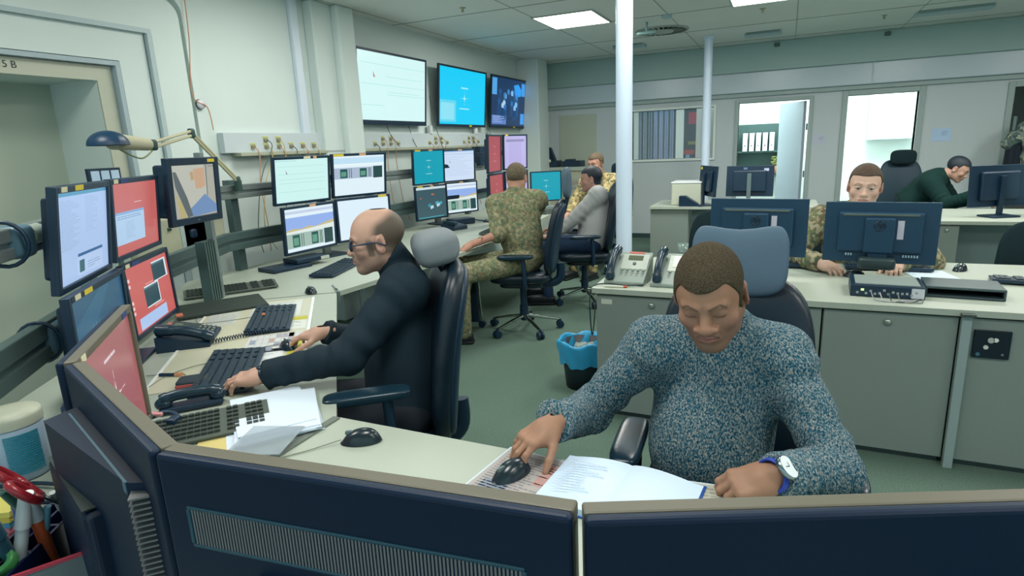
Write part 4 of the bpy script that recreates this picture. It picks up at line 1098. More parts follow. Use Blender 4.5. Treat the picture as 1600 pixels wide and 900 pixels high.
simple_back('dark monitor seen from behind in front of the bending man', .50, .35, (1.66, 6.42, 1.00), R(207), .74, BLK)
simple_back('dark monitor cut by the right edge of the picture', .46, .36, (2.10, 6.38, 1.04), R(190), .74, BLK)
# small computer under the right monitor, tray, mice, keyboards
t = thing('small_computer', 'flat black computer with a green light under the right navy monitor', 'computer', (.47, 3.28, .741), R(-3))
MB().cbox((0, 0, .028), (.30, .24, .055)).build('case', BLK, t, bevel=.004)
MB().cbox((0, .0, .058), (.26, .20, .004)).build('top_plate', mat('top_plate', '#8f9c98', .4), t)
b = MB()
rd = random.Random(8)
for k in range(14): b.cbox((-.12+k*.018, -.121, .025+rd.uniform(-.01, .01)), (.010, .004, .010))
b.build('ports', mat('port_grey', '#9ba5a4', .4), t); MB().cbox((-.10, -.1225, .034), (.012, .003, .009)).build('power_light', emat('green_led', '#9be23a', 2.0), t)
MB().cbox((.12, -.1215, .028), (.05, .003, .045)).build('pale_plate', mat('pale_plate', '#c9cfd4', .4), t)
for k in range(4):
    o = MB().tube(bez([(.40+k*.035, 3.155, .765), (.405+k*.034, 3.11, .75), (.42+k*.03, 3.08, .745), (.50+k*.03, 3.09, .744), (.60, 3.16+.01*k, .744)], 6), .0022, 6).build('cable', mat('cable_mix%d' % k, ['#8d8fa0', '#b0aeb0', '#3c4a4c', '#767d77'][k], .6))
    tag(o, 'thin cable plugged into the back of the small black computer', 'cable', 'cables behind the small computer')
t = thing('paper_tray', 'shallow black tray on the white desk at the right', 'tray', (.78, 3.32, .741), R(-4))
MB().box(-.15, .15, -.10, .10, 0, .012).box(-.15, -.14, -.10, .10, 0, .05).box(.14, .15, -.10, .10, 0, .05).box(-.15, .15, .09, .10, 0, .05).build('tray_shell', mat('tray_dark', '#2e4146', .45), t, bevel=.003)
MB().cbox((.0, 0, .046), (.30, .20, .012)).build('lid', mat('tray_lid', '#3c5052', .4), t, bevel=.003)
mouse('black mouse on the white desk left of the dark chair back', .90, 3.90, R(150))
mouse('dark mouse beside the right navy monitor', .37, 3.62, R(100))
keyboard('black keyboard half hidden behind the right navy monitor', .55, 3.86, R(180), w=.42)
keyboard('black keyboard at the right edge of the white desk', 1.20, 3.62, R(172), w=.46)
keyboard('pale-keyed keyboard behind the left navy monitor', -.02, 3.84, R(180), w=.44)
t = thing('paper', 'white sheet of paper on the desk beside the black tray', 'paper', (.74, 3.72, .7412), R(12)); MB().box(-.10, .10, -.13, .13, 0, .001).build('sheet', mat('paper_white', '#cfe0ec', .6), t)
t = thing('drinking_glass', 'glass with dark drink on the desk behind the two telephones', 'glass', (-.58, 3.95, .741))
MB().lathe([(.026, 0), (.036, .10), (.034, .10), (.025, .006), (0, .006)]).build('glass_wall', mat('glass_clear', '#8fa5a0', .1, spec=.8, alpha=.45), t); MB().lathe([(.0, .007), (.026, .007), (.031, .065), (0, .066)]).build('drink', mat('dark_drink', '#14282a', .2), t)
t = thing('pen', 'pale pen with a red end on the desk edge before the left telephone', 'pen', (-.80, 3.06, .747), R(5)); MB().cyl((-.06, 0, 0), (.045, 0, 0), .005).build('barrel', mat('pen_pale', '#d0d2c0', .4), t); MB().cyl((.045, 0, 0), (.065, 0, 0), .0055).build('red_cap', mat('pen_red', '#c8553a', .4), t)
o = MB().tube(bez([(-.66, 3.12, .75), (-.74, 3.09, .748), (-.86, 3.10, .75), (-.93, 3.06, .73), (-.935, 3.04, .60), (-.94, 3.10, .45), (-.95, 3.2, .62)], 6), .004, 8).build('cable', mat('cord_dark', '#24363c', .5)); tag(o, 'dark telephone cord hanging over the end of the cabinet row', 'cord')

# papers and signs on the far wall; recycling bin
for x, z, w, h, c, lb in ((1.80, 1.42, .21, .16, '#b5d0ee', 'pale blue notice on the far wall right of the bright doorway'), (.40, 1.42, .17, .13, '#bfc5d4', 'pale notice on the far wall between the two doorways')):
    t = thing('notice', lb, 'notice', (x, YB+.0005, z)); MB().box(-w/2, w/2, -.003, 0, -h/2, h/2).build('sheet', mat('notice'+c, c, .6), t)
    S = Scr(w, h); S.y = -.0035; S.lines(.5, .25, .85, .6, 4, '#8096b4', 1); S.mb.build('print', PRN, t)
t = thing('waste_bin', 'dark waste bin with a blue plastic bag liner beside the grey cabinet', 'bin', (-1.10, 3.42, 0))
MB().lathe([(0, 0), (.11, 0), (.14, .29), (.13, .29), (.10, .01), (0, .01)]).build('bucket', mat('bin_dark', '#12262f', .5), t)
b = MB()
def fn(u, v):
    a = 2*PI*u; zs = [.16, .22, .27, .305, .31, .29, .22, .12]; rs = [.142, .150, .156, .158, .148, .135, .115, .10]
    k = v*7; i = min(int(k), 6); f = k-i; r = rs[i]*(1-f)+rs[i+1]*f; z = zs[i]*(1-f)+zs[i+1]*f
    return ((r+.007*math.sin(a*9+z*30)+.004*math.sin(a*17))*math.cos(a), (r+.007*math.sin(a*9+z*30))*math.sin(a), z+.010*math.sin(a*5)+.006*math.sin(a*11)*(1 if v < .2 else .4))
b.grid(fn, 72, 14); b.build('bag_liner', mat('bag_blue', '#2f9fd0', .28, spec=.6, bump=.5, bscale=30), t)
b = MB(); rd = random.Random(2)
for k in range(14): b.rbox((rd.uniform(-.06, .06), rd.uniform(-.06, .06), .20+rd.uniform(0, .05)), (rd.uniform(.04, .07), rd.uniform(.03, .06), .03), rz=rd.uniform(0, 3), rx=rd.uniform(-1, 1), e=.5)
q = b.build('crumpled_paper', mat('crumpled', '#8f9c96', .8), t); q['kind'] = 'stuff'

# window with blinds and things beyond, binders
t = thing('window_blind', 'dark blue vertical blind behind the far window, partly drawn', 'blind', (-1.83, YB+.35, 1.58))
cols = ['#5f78a0', '#16485e', '#6f8fae', '#0f4156', '#2b6f8f', '#174e6e', '#8d9fd8', '#1a5f80', '#93a0d6', '#206a88', '#7f93cc', '#1b5f7c', '#7b90c4', '#0e3d52']
for k, c in enumerate(cols):
    MB().cbox((-.33+k*.042, 0, 0), (.036, .012, .76), rz=.3).build('blind_slat', mat('slat'+c, c, .5), t)
t = thing('poster', 'dark poster with red shapes on the wall seen through the far window', 'poster', (-1.42, YB+.6, 1.58))
MB().cbox((.06, 0, 0), (.30, .02, .80)).build('board', mat('poster_dark', '#12384a', .5), t)
for x, z, w, h, c in ((.04, .24, .12, .18, '#a23350'), (.05, -.14, .14, .05, '#8a8f55'), (.0, -.28, .16, .07, '#b2403c'), (-.02, -.38, .06, .12, '#8fb5e0'), (.15, -.33, .08, .16, '#a5c8ea')):
    MB().cbox((x, -.012, z), (w, .006, h)).build('printed_shape', mat('poster'+c, c, .5), t)
MB_g = MB().box(-2.21, -1.0, YB+.06, YB+.066, 1.22, 1.94).build('window_1', mat('pane_glass', '#dfeff2', .03, spec=.6, alpha=.10)); struct(MB_g)
t = thing('shelf_unit', 'dark wall shelf with white binders seen through the left doorway', 'shelf', (-.48, 12.3, 0))
MB().box(-.45, .55, 0, .28, .75, .79).box(-.45, .55, 0, .28, 1.20, 1.23).box(-.45, .55, .26, .28, .75, 1.72).box(.53, .55, 0, .28, .75, 1.72).build('carcass', mat('shelf_dark', '#3d5a58', .6), t)
for k in range(5):
    bnd = thing('binder', 'white binder in the row on the dark shelf seen through the left doorway', 'binder', (-.55+k*.115-.17, 12.38, 1.23), 0, 'white binders beyond the left doorway')
    MB().box(-.04, .04, -.12, .12, 0, .33).build('cover', mat('binder_white', '#d9e4ee', .5), bnd, bevel=.003); MB().cbox((0, -.122, .10), (.022, .003, .022)).build('ring_hole', mat('ring_dark', '#2c3c42', .5), bnd)
t = thing('potted_plant', 'brown pot with yellow green leaves on the dark shelf beyond the left doorway', 'plant', (-.17, 12.38, .79))
MB().lathe([(0, 0), (.07, 0), (.09, .16), (0, .16)]).build('pot', mat('pot_brown', '#a9713f', .6), t)
b = MB()
for k in range(14): b.rbox((.05*math.cos(k*2.4), .05*math.sin(k*2.4), .18+.012*k), (.09, .03, .02), rz=k*2.4, rx=.5, e=.8)
b.build('leaves', mat('leaf_pale', '#a9b56a', .6), t)
t = thing('carton', 'white carton on the dark shelf beyond the left doorway', 'box', (-.40, 12.38, .79)); MB().cbox((0, 0, .07), (.22, .18, .14)).build('carton_body', mat('carton_white', '#e3e6dc', .6), t, bevel=.004)
# open door leaf of the left doorway and things in the bright doorway
t = MB().box(-.02, .02, 0, .66, .01, 1.95).build('door_2', mat('door_leaf', '#c3d3e2', .4)); struct(place(t, (.20, YB+.10, 0), R(28)))
b = MB(); 
for z in (.3, .95, 1.6): b.cbox((.235, YB+.07, z), (.02, .03, .09))
struct(b.build('trim_21', GRY))
t = thing('wall_cupboard', 'white wall cupboard seen inside the bright right doorway', 'cupboard', (1.62, 12.4, 0)); MB().box(-.35, .35, -.2, .15, 1.35, 2.3).build('cupboard_body', mat('cupboard_white', '#d5e6ea', .5), t, bevel=.004); MB().box(-.34, .34, -.22, -.2, 1.36, 2.29).build('cupboard_door', mat('cupboard_white'), t, bevel=.003)
t = thing('coat_rack', 'camouflage jacket and black coat hanging beside the right doorway', 'clothes', (2.40, 8.95, 0))
MB().cyl((0, 0, 0), (0, 0, 1.6), .018).build('pole', GRY, t); MB().lathe([(0, 0), (.2, 0), (.2, .02), (.02, .04)]).build('base', GRY, t)
# ------------------------------------------------------------------ left wall details
t = thing('patch_panel', 'pale cable socket panel running along the left wall under the wall screens', 'panel', (XL, 3.15, 1.60))
MB().box(0, .06, 0, 4.1, -.06, .085).build('panel_body', mat('panel_pale', '#c1cdd0', .5), t, bevel=.004); MB().box(0, .10, .1, 4.1, -.085, -.06).build('tray_lip', mat('tray_beige', '#a9ad98', .5), t, bevel=.003)
rd = random.Random(9); k = 0; sock = []
for y0 in (.25, 1.75, 2.75, 3.55):
    for i in range(6 if y0 < 1 else 4):
        for j in range(2 if 0 < i < 3 else 1):
            y = y0+i*.13; z = -.02+j*.05
            MB().cbox((.065, y, z), (.02, .035, .022)).build('socket', mat('socket_brown', '#8a8560', .5), t)
            MB().cbox((.062, y, z+.022), (.004, .05, .010)).build('tag', mat('tag_yellow', '#c3c560', .6), t); sock.append((y+3.15, z+1.60))
CO = [mat('cable_orange', '#c58f6a', .6), mat('cable_yellow', '#bcae6c', .6), mat('cable_dark', '#4c5a50', .6)]
for i, (y, z) in enumerate(sock):
    if i % 2 == 0 or y < 4.2:
        e = y+rd.uniform(-.25, .25)
        o = MB().tube(bez([(XL+.08, y, z), (XL+.11, y+.01, z-.06), (XL+.10, (y+e)/2, z-.28), (XL+.13, e, .98), (XL+.15, e+rd.uniform(-.1, .1), .80)], 7), .0035, 6).build('cable', CO[i % 3 if y < 5 else 0])
        tag(o, 'thin orange, yellow or dark cable hanging from the wall panel to the desk', 'cable', 'cables hanging from the wall panel')
for y, z0, z1 in ((5.15, 1.80, 1.55), (5.55, 1.80, 1.45), (6.02, 2.1, 1.5), (6.9, 1.8, 1.5), (7.38, 2.1, 1.45)):
    o = MB().tube(bez([(XL+.03, y, z0), (XL+.06, y+.02, (z0+z1)/2), (XL+.12, y+.08, z1)], 6), .004, 6).build('cable', CO[2]); tag(o, 'dark lead hanging below the wall screens', 'cable', 'leads below the wall screens')
o = MB().tube(bez([(XL+.02, 4.64, 2.72), (XL+.02, 4.645, 2.2), (XL+.02, 4.66, 1.8), (XL+.11, 4.70, 1.45)], 8), .006, 6).build('cable', CO[1]); tag(o, 'yellowish cable running down the edge of the wall column', 'cable')
o = MB().tube(bez([(XL+.075, 3.00, H), (XL+.08, 2.98, 2.3), (XL+.075, 2.94, 1.93), (XL+.09, 3.03, 1.85), (XL+.08, 3.06, 1.70)], 8), .0035, 6).build('cable', CO[0]); tag(o, 'thin orange cable hanging from the ceiling to the round wall thermostat', 'cable')
t = thing('thermostat', 'small round white dial on the wall, hung with an orange cable', 'dial', (XL+.056, 3.0, 1.87), 0); MB(RY(PI/2)).lathe([(.032, 0), (.032, .018), (.028, .026), (.0, .028)]).build('dial', mat('dial_white', '#cfd0d8', .35), t); MB(RY(PI/2)).lathe([(.034, .0), (.034, .012), (.031, .014)]).build('dark_ring', mat('dial_ring', '#3c4a52', .4), t)
t = thing('loudspeaker', 'small black loudspeaker on the left wall rail beside the lilac screen', 'loudspeaker', (-3.34, 6.50, 1.335), R(75)); MB().cbox((0, 0, .075), (.14, .13, .22)).build('cabinet', BLK, t, bevel=.008); MB().cyl((0, -.065, .06), (0, -.069, .06), .045).build('cone', BLK2, t)
for y in (5.95, 7.05):
    t = thing('white_tag', 'short white tube under the gap between two wall screens', 'tube', (XL+.05, y, 1.70), 0, 'white tubes below the wall screens'); MB().cyl((0, 0, -.02), (0, 0, .07), .03).build('tube_body', mat('tube_white', '#d5dcdc', .4), t)
# upright slotted posts holding the rails to the wall
for y in (2.95, 4.45, 6.3):
    t = thing('rail_bracket', 'grey bracket holding the equipment rails in front of the left wall', 'bracket', (-3.44, y, .74), 0, 'brackets of the equipment rails'); MB().box(-.03, .03, -.03, .03, 0, .62).build('upright', ALD, t, bevel=.003); MB().box(-.27, 0, -.02, .02, .5, .54).build('arm', ALD, t)
# desk lamp
LB = mat('lamp_beige', '#b9b698', .4); LD = mat('lamp_joint', '#2c4a44', .4)
t = thing('desk_lamp', 'articulated beige desk lamp with a dark blue shade above the camera monitor', 'lamp', (-3.30, 2.90, 1.33))
J = [Vector(p)-Vector((-3.30, 2.90, 1.33)) for p in ((-3.30, 2.90, 1.36), (-3.17, 2.51, 1.655), (-2.93, 2.09, 1.585), (-2.78, 1.79, 1.600))]
MB().cyl((0, 0, -.04), (0, 0, .03), .025).build('base_clamp', LD, t)
for i, (a, c) in enumerate(((J[0], J[1]), (J[1], J[2]))):
    b = MB()
    for dz in (-.012, .012): b.cyl(a+Vector((0, 0, dz)), c+Vector((0, 0, dz)), .0085)
    b.build('arm', LB, t)
for p in J[:3]: MB().rbox(tuple(p), (.035, .035, .055), e=.5).build('joint', LD, t)
d = (J[3]-J[2]).normalized()
b = MB(); b.tube([J[2]+d*.05, J[3]], [.030, .038], 18); b.build('lamp_head', LB, t)
b = MB(T(*(J[3]+d*.03)))
def fn(u, v):
    a = 2*PI*u; r = math.sin(v*PI/2); return (.085*r*math.cos(a), .085*r*math.sin(a), .065*math.cos(v*PI/2)-.02)
b.grid(fn, 28, 8); b.lathe([(0, -.02), (.085, -.02)], seg=28); b.build('shade', mat('shade_blue', '#0b3350', .4), t)
b = MB(); b.tube(bez([J[2]+Vector((0, 0, -.02)), J[2]*.6+J[3]*.4+Vector((0, 0, -.07)), J[3]+Vector((0, 0, -.02))], 8), .004, 8); b.build('handle_loop', mat('loop_green', '#7b8a5a', .4), t)
# small pale window-like frame behind the left monitors, wall socket box
t = thing('wall_display', 'small pale framed grid between the tall left monitors and the door frame', 'display', (-3.45, 2.14, 1.42), R(100))
MB().cbox((0, 0, 0), (.20, .02, .12)).build('frame', BLK, t); b = MB()
for k in range(3): b.cbox((-.062+k*.062, -.011, -.006), (.050, .004, .105))
b.build('panes', mat('pane_pale', '#b5cfe6', .4), t); MB().box(-.01, .01, -.01, .01, -.68, -.05).build('support', ALD, t)
t = thing('junction_box', 'pale wall box with a black knob behind the ribbed post', 'box', (XL+.0, 2.75, .95)); MB().box(0, .07, -.38, .30, -.10, .20).build('box_body', mat('jbox', '#b5b89f', .5), t, bevel=.03, seg=4); MB().rbox((.085, .02, .07), (.03, .05, .06), e=.5).build('knob', BLK, t); MB().rbox((.075, -.14, .12), (.02, .025, .02), e=.5).build('small_knob', LD, t)
# far left corner: worktop on the wall with equipment
t = thing('wall_counter', 'pale cupboard unit in the far corner carrying black equipment', 'cupboard', (-3.30, 9.15, 0)); MB().box(-.40, .62, -.25, .28, 1.10, 1.16).build('counter_top', mat('counter', '#aab5a8', .5), t, bevel=.004); MB().box(-.38, .60, -.22, .28, 0, 1.10).build('cupboard_body', mat('counter_body', '#b3b59f', .6), t, bevel=.003)
S = Scr(.28, .22); S.y = 0; S.r(0, 0, 1, 1, '#a9aea6', 0).lines(.1, .2, .9, .5, 3, '#8a6f5a', 1).lines(.1, .6, .9, .8, 3, '#5f6f6c', 1); o = S.mb.build('paper_sheet', PRN, t); o.location = (.32, -.222, .87)
t = thing('black_machine', 'black angular machine with a raised tip on the far corner unit', 'machine', (-3.42, 9.05, 1.16)); MB().cbox((0, 0, .05), (.34, .24, .10)).build('base', BLK, t, bevel=.01); b = MB(RX(PI/2)); b.prism([(-.10, .08), (.12, .08), (.03, .30), (-.02, .31)], -.04, .04); b.build('head', BLK, t); MB().cbox((.03, -.13, .10), (.08, .01, .04)).build('pale_label', STW, t)
t = thing('black_tray', 'low black boxy tray on the far corner unit', 'tray', (-3.02, 9.05, 1.16)); MB().cbox((0, 0, .045), (.30, .24, .09)).build('tray_body', BLK, t, bevel=.01); MB().cbox((-.05, 0, .10), (.12, .18, .03)).build('upper_tray', BLK, t, bevel=.005)
# ------------------------------------------------------------------ front monitors
DK = mat('front_black', '#04203a', .5, spec=.3, bump=.06, bscale=400)
DKT = mat('front_edge_toplit', '#615e50', .5)  # paler olive paints in the ceiling light caught on the frame tops
def front_monitor(label, w, h, c, yaw, content, grill=True, stick=(), side='grill'):
    t = thing('monitor', label, 'monitor', (c[0], c[1], c[2]), yaw)
    MB().box(-w/2, w/2, .014, .030, -h/2, h/2).build('casing', DK, t, bevel=.006, seg=3)
    bz = .018
    b = MB(); b.box(-w/2, -w/2+bz, -.006, .016, -h/2+bz, h/2-bz).box(w/2-bz, w/2, -.006, .016, -h/2+bz, h/2-bz).box(-w/2, w/2, -.006, .016, h/2-bz, h/2).box(-w/2, w/2, -.006, .016, -h/2, -h/2+bz)
    b.build('front_frame', DKT, t, bevel=.003)
    S = Scr(w-2*bz, h-2*bz, .003); content(S); S.mb.build('screen', SCR, t)
    if side == 'grill':
        gx0, gx1, gz0, gz1 = -w/2+.055, w/2-.045, h/2-.122, h/2-.072
        b = MB(); b.box(gx0-.004, gx1+.004, .026, .0315, gz1, gz1+.005).box(gx0-.004, gx1+.004, .026, .0315, gz0-.005, gz0).box(gx0-.006, gx0, .026, .0315, gz0, gz1).box(gx1, gx1+.006, .026, .0315, gz0, gz1)
        b.build('grille_frame', mat('grille_rim', '#2b5666', .35), t, bevel=.0015)
        b = MB(); n = 96
        for k in range(n): b.box(gx0+(gx1-gx0)*k/n, gx0+(gx1-gx0)*k/n+(gx1-gx0)/n*.5, .027, .031, gz0, gz1)
        b.build('grille_ribs', mat('grille_rib', '#1e4454', .4), t)
        MB().box(-.16, .14, .026, .045, gz0-.13, gz0-.03).build('rear_cover', DK, t, bevel=.01)
    elif side == 'bulge':
        hx = w*.40
        MB().prism([(-hx, .020), (hx, .020), (hx-.03, .085), (-hx+.03, .047)], -h*.34, h*.30).build('rear_housing', DK, t, bevel=.006)
        b = MB()
        for k in range(22): b.cbox((-hx+.010, .036, h*.26-k*.0085), (.03, .026, .0028), rz=-.43)
        b.build('side_vents', mat('grille_rib'), t)
        MB().box(-hx+.03, hx-.03, .045, .0485, h*.25, h*.303).build('rim_highlight', mat('rim_highlight_paint', '#5f7f90', .3), t)  # pale strip painted as the highlight along the housing edge
    else: MB().cbox((0, .045, -.055), (w*.8, .05, h*.55)).build('rear_housing', DK, t, bevel=.012)
    zb = .74-c[2]
    y0 = .05 if side == 'bulge' else .03
    MB().box(-.04, .04, y0, y0+.03, zb+.012, 0).build('stand_neck', DK, t, bevel=.006); MB().cbox((0, .0 if side == 'bulge' else .06, zb+.008), (.28, .15, .016)).build('stand_base', DK, t, bevel=.006)
    for (x, m, ww) in stick: MB().cbox((x*w-w/2, -.0065, h/2-bz*.5), (ww, .001, .014)).build('sticker', m, t)
    return t
TZ = 1.134
front_monitor('tilted-looking red screen with white compass emblem, at the front left corner', .495, .33, (-1.405, .806, TZ-.165), R(135.8), c_redstar, side='plain', stick=[(.09, STW, .03), (.82, STB, .05)])
front_monitor('black monitor seen from behind at the bottom left, beside the red emblem screen', .52, .34, (-.968, .556, TZ-.17), R(160.7), c_page, side='bulge')
front_monitor('large black monitor seen from behind at the bottom, with a long ribbed grille', .548, .34, (-.452, .500, TZ-.17), R(186.3), c_page)
front_monitor('large black monitor seen from behind at the bottom right, nearest the camera', .56, .34, (.083, .640, TZ-.17), R(203.5), c_page, side='plain')
t = thing('slim_computer', 'slim upright black computer behind the bottom left monitor', 'computer', (-1.095, .523, .741), R(70.7))
MB().box(-.012, .012, -.13, .15, 0, .225).build('case', DK, t, bevel=.012, seg=3); MB().box(-.010, .010, -.125, .145, .225, .228).build('top_panel', mat('dark_olive', '#1f3a38', .45), t)

# ------------------------------------------------------------------ office chairs
LTH = mat('black_leather', '#071e2c', .38, spec=.5, bump=.15, bscale=120)
FAB = mat('dark_fabric', '#1a2b30', .9, spec=.15, bump=.3, bscale=400)
HRG = mat('headrest_grey', '#51697c', .75, bump=.15, bscale=300)
CHR = mat('chrome', '#b9c4bd', .18, 1.0)
def pad(b, w, h, t, cx=0.0, cz=0.0, notch=0.0, e=.6, taper=0.0, M=None, n=(16, 56), bulge=0.0):
    M0 = b.M
    if M: b.M = M0 @ M
    def pw(x, p): return math.copysign(abs(x)**p, x)
    def fn(u, v):
        a = 2*PI*u; side = -1 if v < .5 else 1; r = v*2 if v < .5 else 2-2*v
        rr = math.sin(r*PI/2)
        X = w/2*rr*pw(math.cos(a), e); Z = h/2*rr*pw(math.sin(a), e)
        X *= 1+taper*(Z/(h/2))
        if notch and Z > 0: Z -= notch*(1-min(abs(X)/(w*.42), 1)**2)*(Z/(h/2))
        th = t/2*math.cos(r*PI/2)**.55 if r < 1 else 0
        return (X, side*th*(1+bulge*math.cos(3*PI*Z/h)**2)+cx*X*X+cz*Z*Z, Z)
    b.grid(fn, n[1], n[0]); b.M = M0
    return b
def chair(label, x, y, rz, seat_z=.47, back=(.47, .66, .10), back_c=.80, recline=R(8), head=None, arms=True, cover=LTH, headm=None, group=None, arm_z=.67, back_y=.25, base_rz=0.3, cat='chair', lean_head=0.0, headm2=None):
    t = thing('office_chair', label, cat, (x, y, 0), rz, group)
    b = MB(RZ(base_rz))
    for k in range(5):
        l = MB(RZ(base_rz+2*PI*k/5)); l.tube([(.02, 0, .13), (.15, 0, .105), (.29, 0, .075)], [.022, .018, .014], 10, flat=.7); o = l.build('leg', CHR, t)
        c = MB(RZ(base_rz+2*PI*k/5) @ T(.30, 0, .032)); c.cyl((0, -.024, 0), (0, -.006, 0), .031, seg=18).cyl((0, .006, 0), (0, .024, 0), .031, seg=18).cyl((0, 0, .0), (0, 0, .045), .010); c.build('caster', BLK, o)
    MB().cyl((0, 0, .09), (0, 0, seat_z-.06), .028).cyl((0, 0, .10), (0, 0, .22), .036).build('gas_column', BLK, t)
    b = MB(); pad(b, .50, .50, .11, cx=.25, cz=.0, e=.5, M=T(0, -.01, seat_z) @ RX(-PI/2) @ RX(PI)); b.rbox((0, 0, seat_z-.055), (.34, .36, .05), e=.4); b.build('seat', cover, t)
    bw, bh, bt = back
    K = T(0, back_y, back_c) @ RX(-recline)
    b = MB(K); pad(b, bw, bh, bt, cx=-.55, cz=.18, e=.52, taper=-.08, bulge=0); b.build('backrest', cover, t)
    b = MB(K); pad(b, bw*.94, bh*.94, .05, cx=-.55, cz=.18, e=.5, taper=-.08, M=T(0, bt*.30, 0)); b.build('back_shell', BLK, t)
    MB().tube(bez([(0, .05, seat_z-.07), (0, .22, seat_z-.07), (0, back_y+bt*.4, seat_z-.02), (0, back_y+bt*.45, seat_z+.10)], 6), .022, 10, flat=1.6).build('back_bar', BLK, t)
    if head:
        hw, hh, ht, hz, hy, notch = head
        b = MB(T(0, hy, hz) @ RX(-lean_head)); pad(b, hw, hh, ht, cx=-1.1, cz=.0, e=.55, notch=notch); b.build('headrest', headm or HRG, t)
        MB().tube([(0, back_y+bt*.5+.03, back_c+bh*.3), (0, hy+.02, hz-.04)], .018, 10, flat=1.8).build('headrest_stem', BLK, t)
    if arms:
        for s in (-1, 1):
            o = MB().rbox((s*.275, -.02, arm_z), (.085, .28, .035), e=.45).build('armrest', BLK2 if cover is LTH else BLK, t)
            MB().tube(bez([(s*.20, .05, seat_z-.05), (s*.275, .05, seat_z-.03), (s*.28, .05, seat_z+.05), (s*.275, .04, arm_z-.01)], 6), .018, 10, flat=1.6).build('arm_post', BLK, o)
    return t
CH1 = chair('black office chair of the man in the sweater, with a wide grey-blue notched headrest', -.092, 1.60, R(4), seat_z=.46, back=(.46, .62, .10), back_c=.78, back_y=.28, head=(.275, .235, .06, 1.14, .31, .030), lean_head=R(6), arm_z=.66)
CH2 = chair('black leather chair of the man in the black shirt, with an oval grey headrest', -1.35, 1.66, R(-51), seat_z=.46, back=(.48, .66, .11), back_c=.79, back_y=.27, head=(.26, .12, .17, 1.16, .27, .0), arm_z=.735, lean_head=R(-10), headm=mat('headrest_pale', '#707a80', .7, bump=.1, bscale=300))
CH3 = chair('black swivel chair with chrome star base under the soldier seen from behind', -1.92, 4.39, R(-74), seat_z=.47, back=(.46, .60, .09), back_c=.79, back_y=.27, recline=R(10), head=(.24, .24, .07, 1.21, .38, 0), base_rz=.55, headm=mat('headrest_slate', '#4b6170', .7))
CH4 = chair('black swivel chair of the man in the pale jumper', -1.72, 5.43, R(-66), seat_z=.46, back=(.48, .66, .09), back_c=.82, back_y=.26, recline=R(12), head=(.24, .22, .07, 1.2, .36, 0), base_rz=.2, headm=LTH)
CH5 = chair('dark chair beside the bright doorway facing the room', 1.28, 8.15, R(10), head=(.27, .17, .08, 1.19, .22, 0), back_c=.84, headm=FAB, cover=mat('chair_teal_black', '#173443', .6))
CH6 = chair('low dark fabric chair back behind the white desk at the right edge', 1.45, 4.50, R(6), back=(.62, .52, .08), back_c=.70, back_y=-.10, recline=R(4), cover=FAB, arms=False)
CH7 = chair('dark fabric chair back half hidden by the left navy monitor', -.37, 4.50, R(-5), back=(.48, .55, .08), back_c=.73, back_y=-.05, recline=R(4), cover=FAB, arms=False)
CH8 = chair('dark chair behind the soldier with the visible face', .44, 4.42, R(3), back=(.48, .60, .09), back_c=.75, back_y=.20, cover=FAB)
CH9 = chair('black chair of the man sitting beyond the man in the pale jumper', -1.93, 6.95, R(-20), back_c=.82, back_y=.24, head=(.22, .2, .06, 1.16, .30, 0), headm=LTH)

# ------------------------------------------------------------------ things at the bottom left corner
t = thing('wipes_tub', 'large white plastic tub with a rounded lid and blue teal print at the left edge', 'tub', (-1.735, .728, .741), R(30))
MB().lathe([(.060, 0), (.066, .006), (.067, .135), (.063, .142)], seg=40).build('tub_body', mat('tub_white', '#a9c0d3', .35), t); MB().lathe([(.068, .140), (.069, .160), (.064, .170), (.03, .175), (0, .176)], seg=40).build('lid', mat('tub_lid', '#c3c8b4', .4), t)
b = MB()
for k in range(17):
    z = .022+k*.0062; b.grid(lambda u, v, z=z: (.0685*math.cos(-1.25+1.1*u), .0685*math.sin(-1.25+1.1*u), z+.0040*v), 14, 1)
b.build('printed_label', mat('tub_print', '#1b8ea6', .4), t)
t = thing('spray_bottle', 'dark blue bottle with a pale cap beside the white tub', 'bottle', (-1.665, .84, .741)); MB().lathe([(0, 0), (.028, .003), (.029, .15), (.014, .17), (.013, .19)], seg=24).build('bottle_body', mat('bottle_blue', '#16395c', .3), t); MB().lathe([(.016, .185), (.016, .215), (0, .217)], seg=20).build('cap', mat('cap_pale', '#b9c1b5', .4), t)
t = thing('spray_bottle', 'pale grey bottle behind the dark blue bottle', 'bottle', (-1.60, .90, .741)); MB().lathe([(0, 0), (.024, .003), (.024, .16), (.012, .18), (.012, .205), (0, .206)], seg=24).build('bottle_body', mat('bottle_grey', '#6d8797', .3), t); MB().lathe([(.0245, .05), (.0245, .11)], seg=24).build('label', mat('bottle_label', '#2a4d78', .4), t)
t = thing('pen_holder', 'dark blue compartment box full of pens at the bottom left', 'organizer', (-1.25, .50, .741), R(-60))
b = MB(); b.box(-.13, .12, -.038, .038, 0, .006)
for x in (-.13, -.05, .03, .114): b.box(x, x+.006, -.038, .038, 0, .085)
for y in (-.038, -.003, .032): b.box(-.13, .12, y, y+.006, 0, .085)
b.build('box_body', mat('organizer_navy', '#0f1f48', .4), t, bevel=.001)
pens = [(-.12, .05, '#3f6a76', .35, .3), (-.10, .02, '#2f5c52', .5, -.2), (-.02, .06, '#d4653c', .2, .25), (.00, .03, '#5f95a8', -.15, .35), (.06, .06, '#b5a13e', .1, -.3), (.07, .02, '#c9d2d4', -.3, .1), (-.13, -.05, '#2b8f95', .3, .2), (-.03, -.05, '#29468f', -.2, -.3), (.02, -.04, '#7fa6b0', .15, .15), (.09, -.05, '#2f7d68', -.25, .2), (-.08, -.06, '#c0443c', .1, -.1), (.05, .045, '#284f60', .25, .05)]
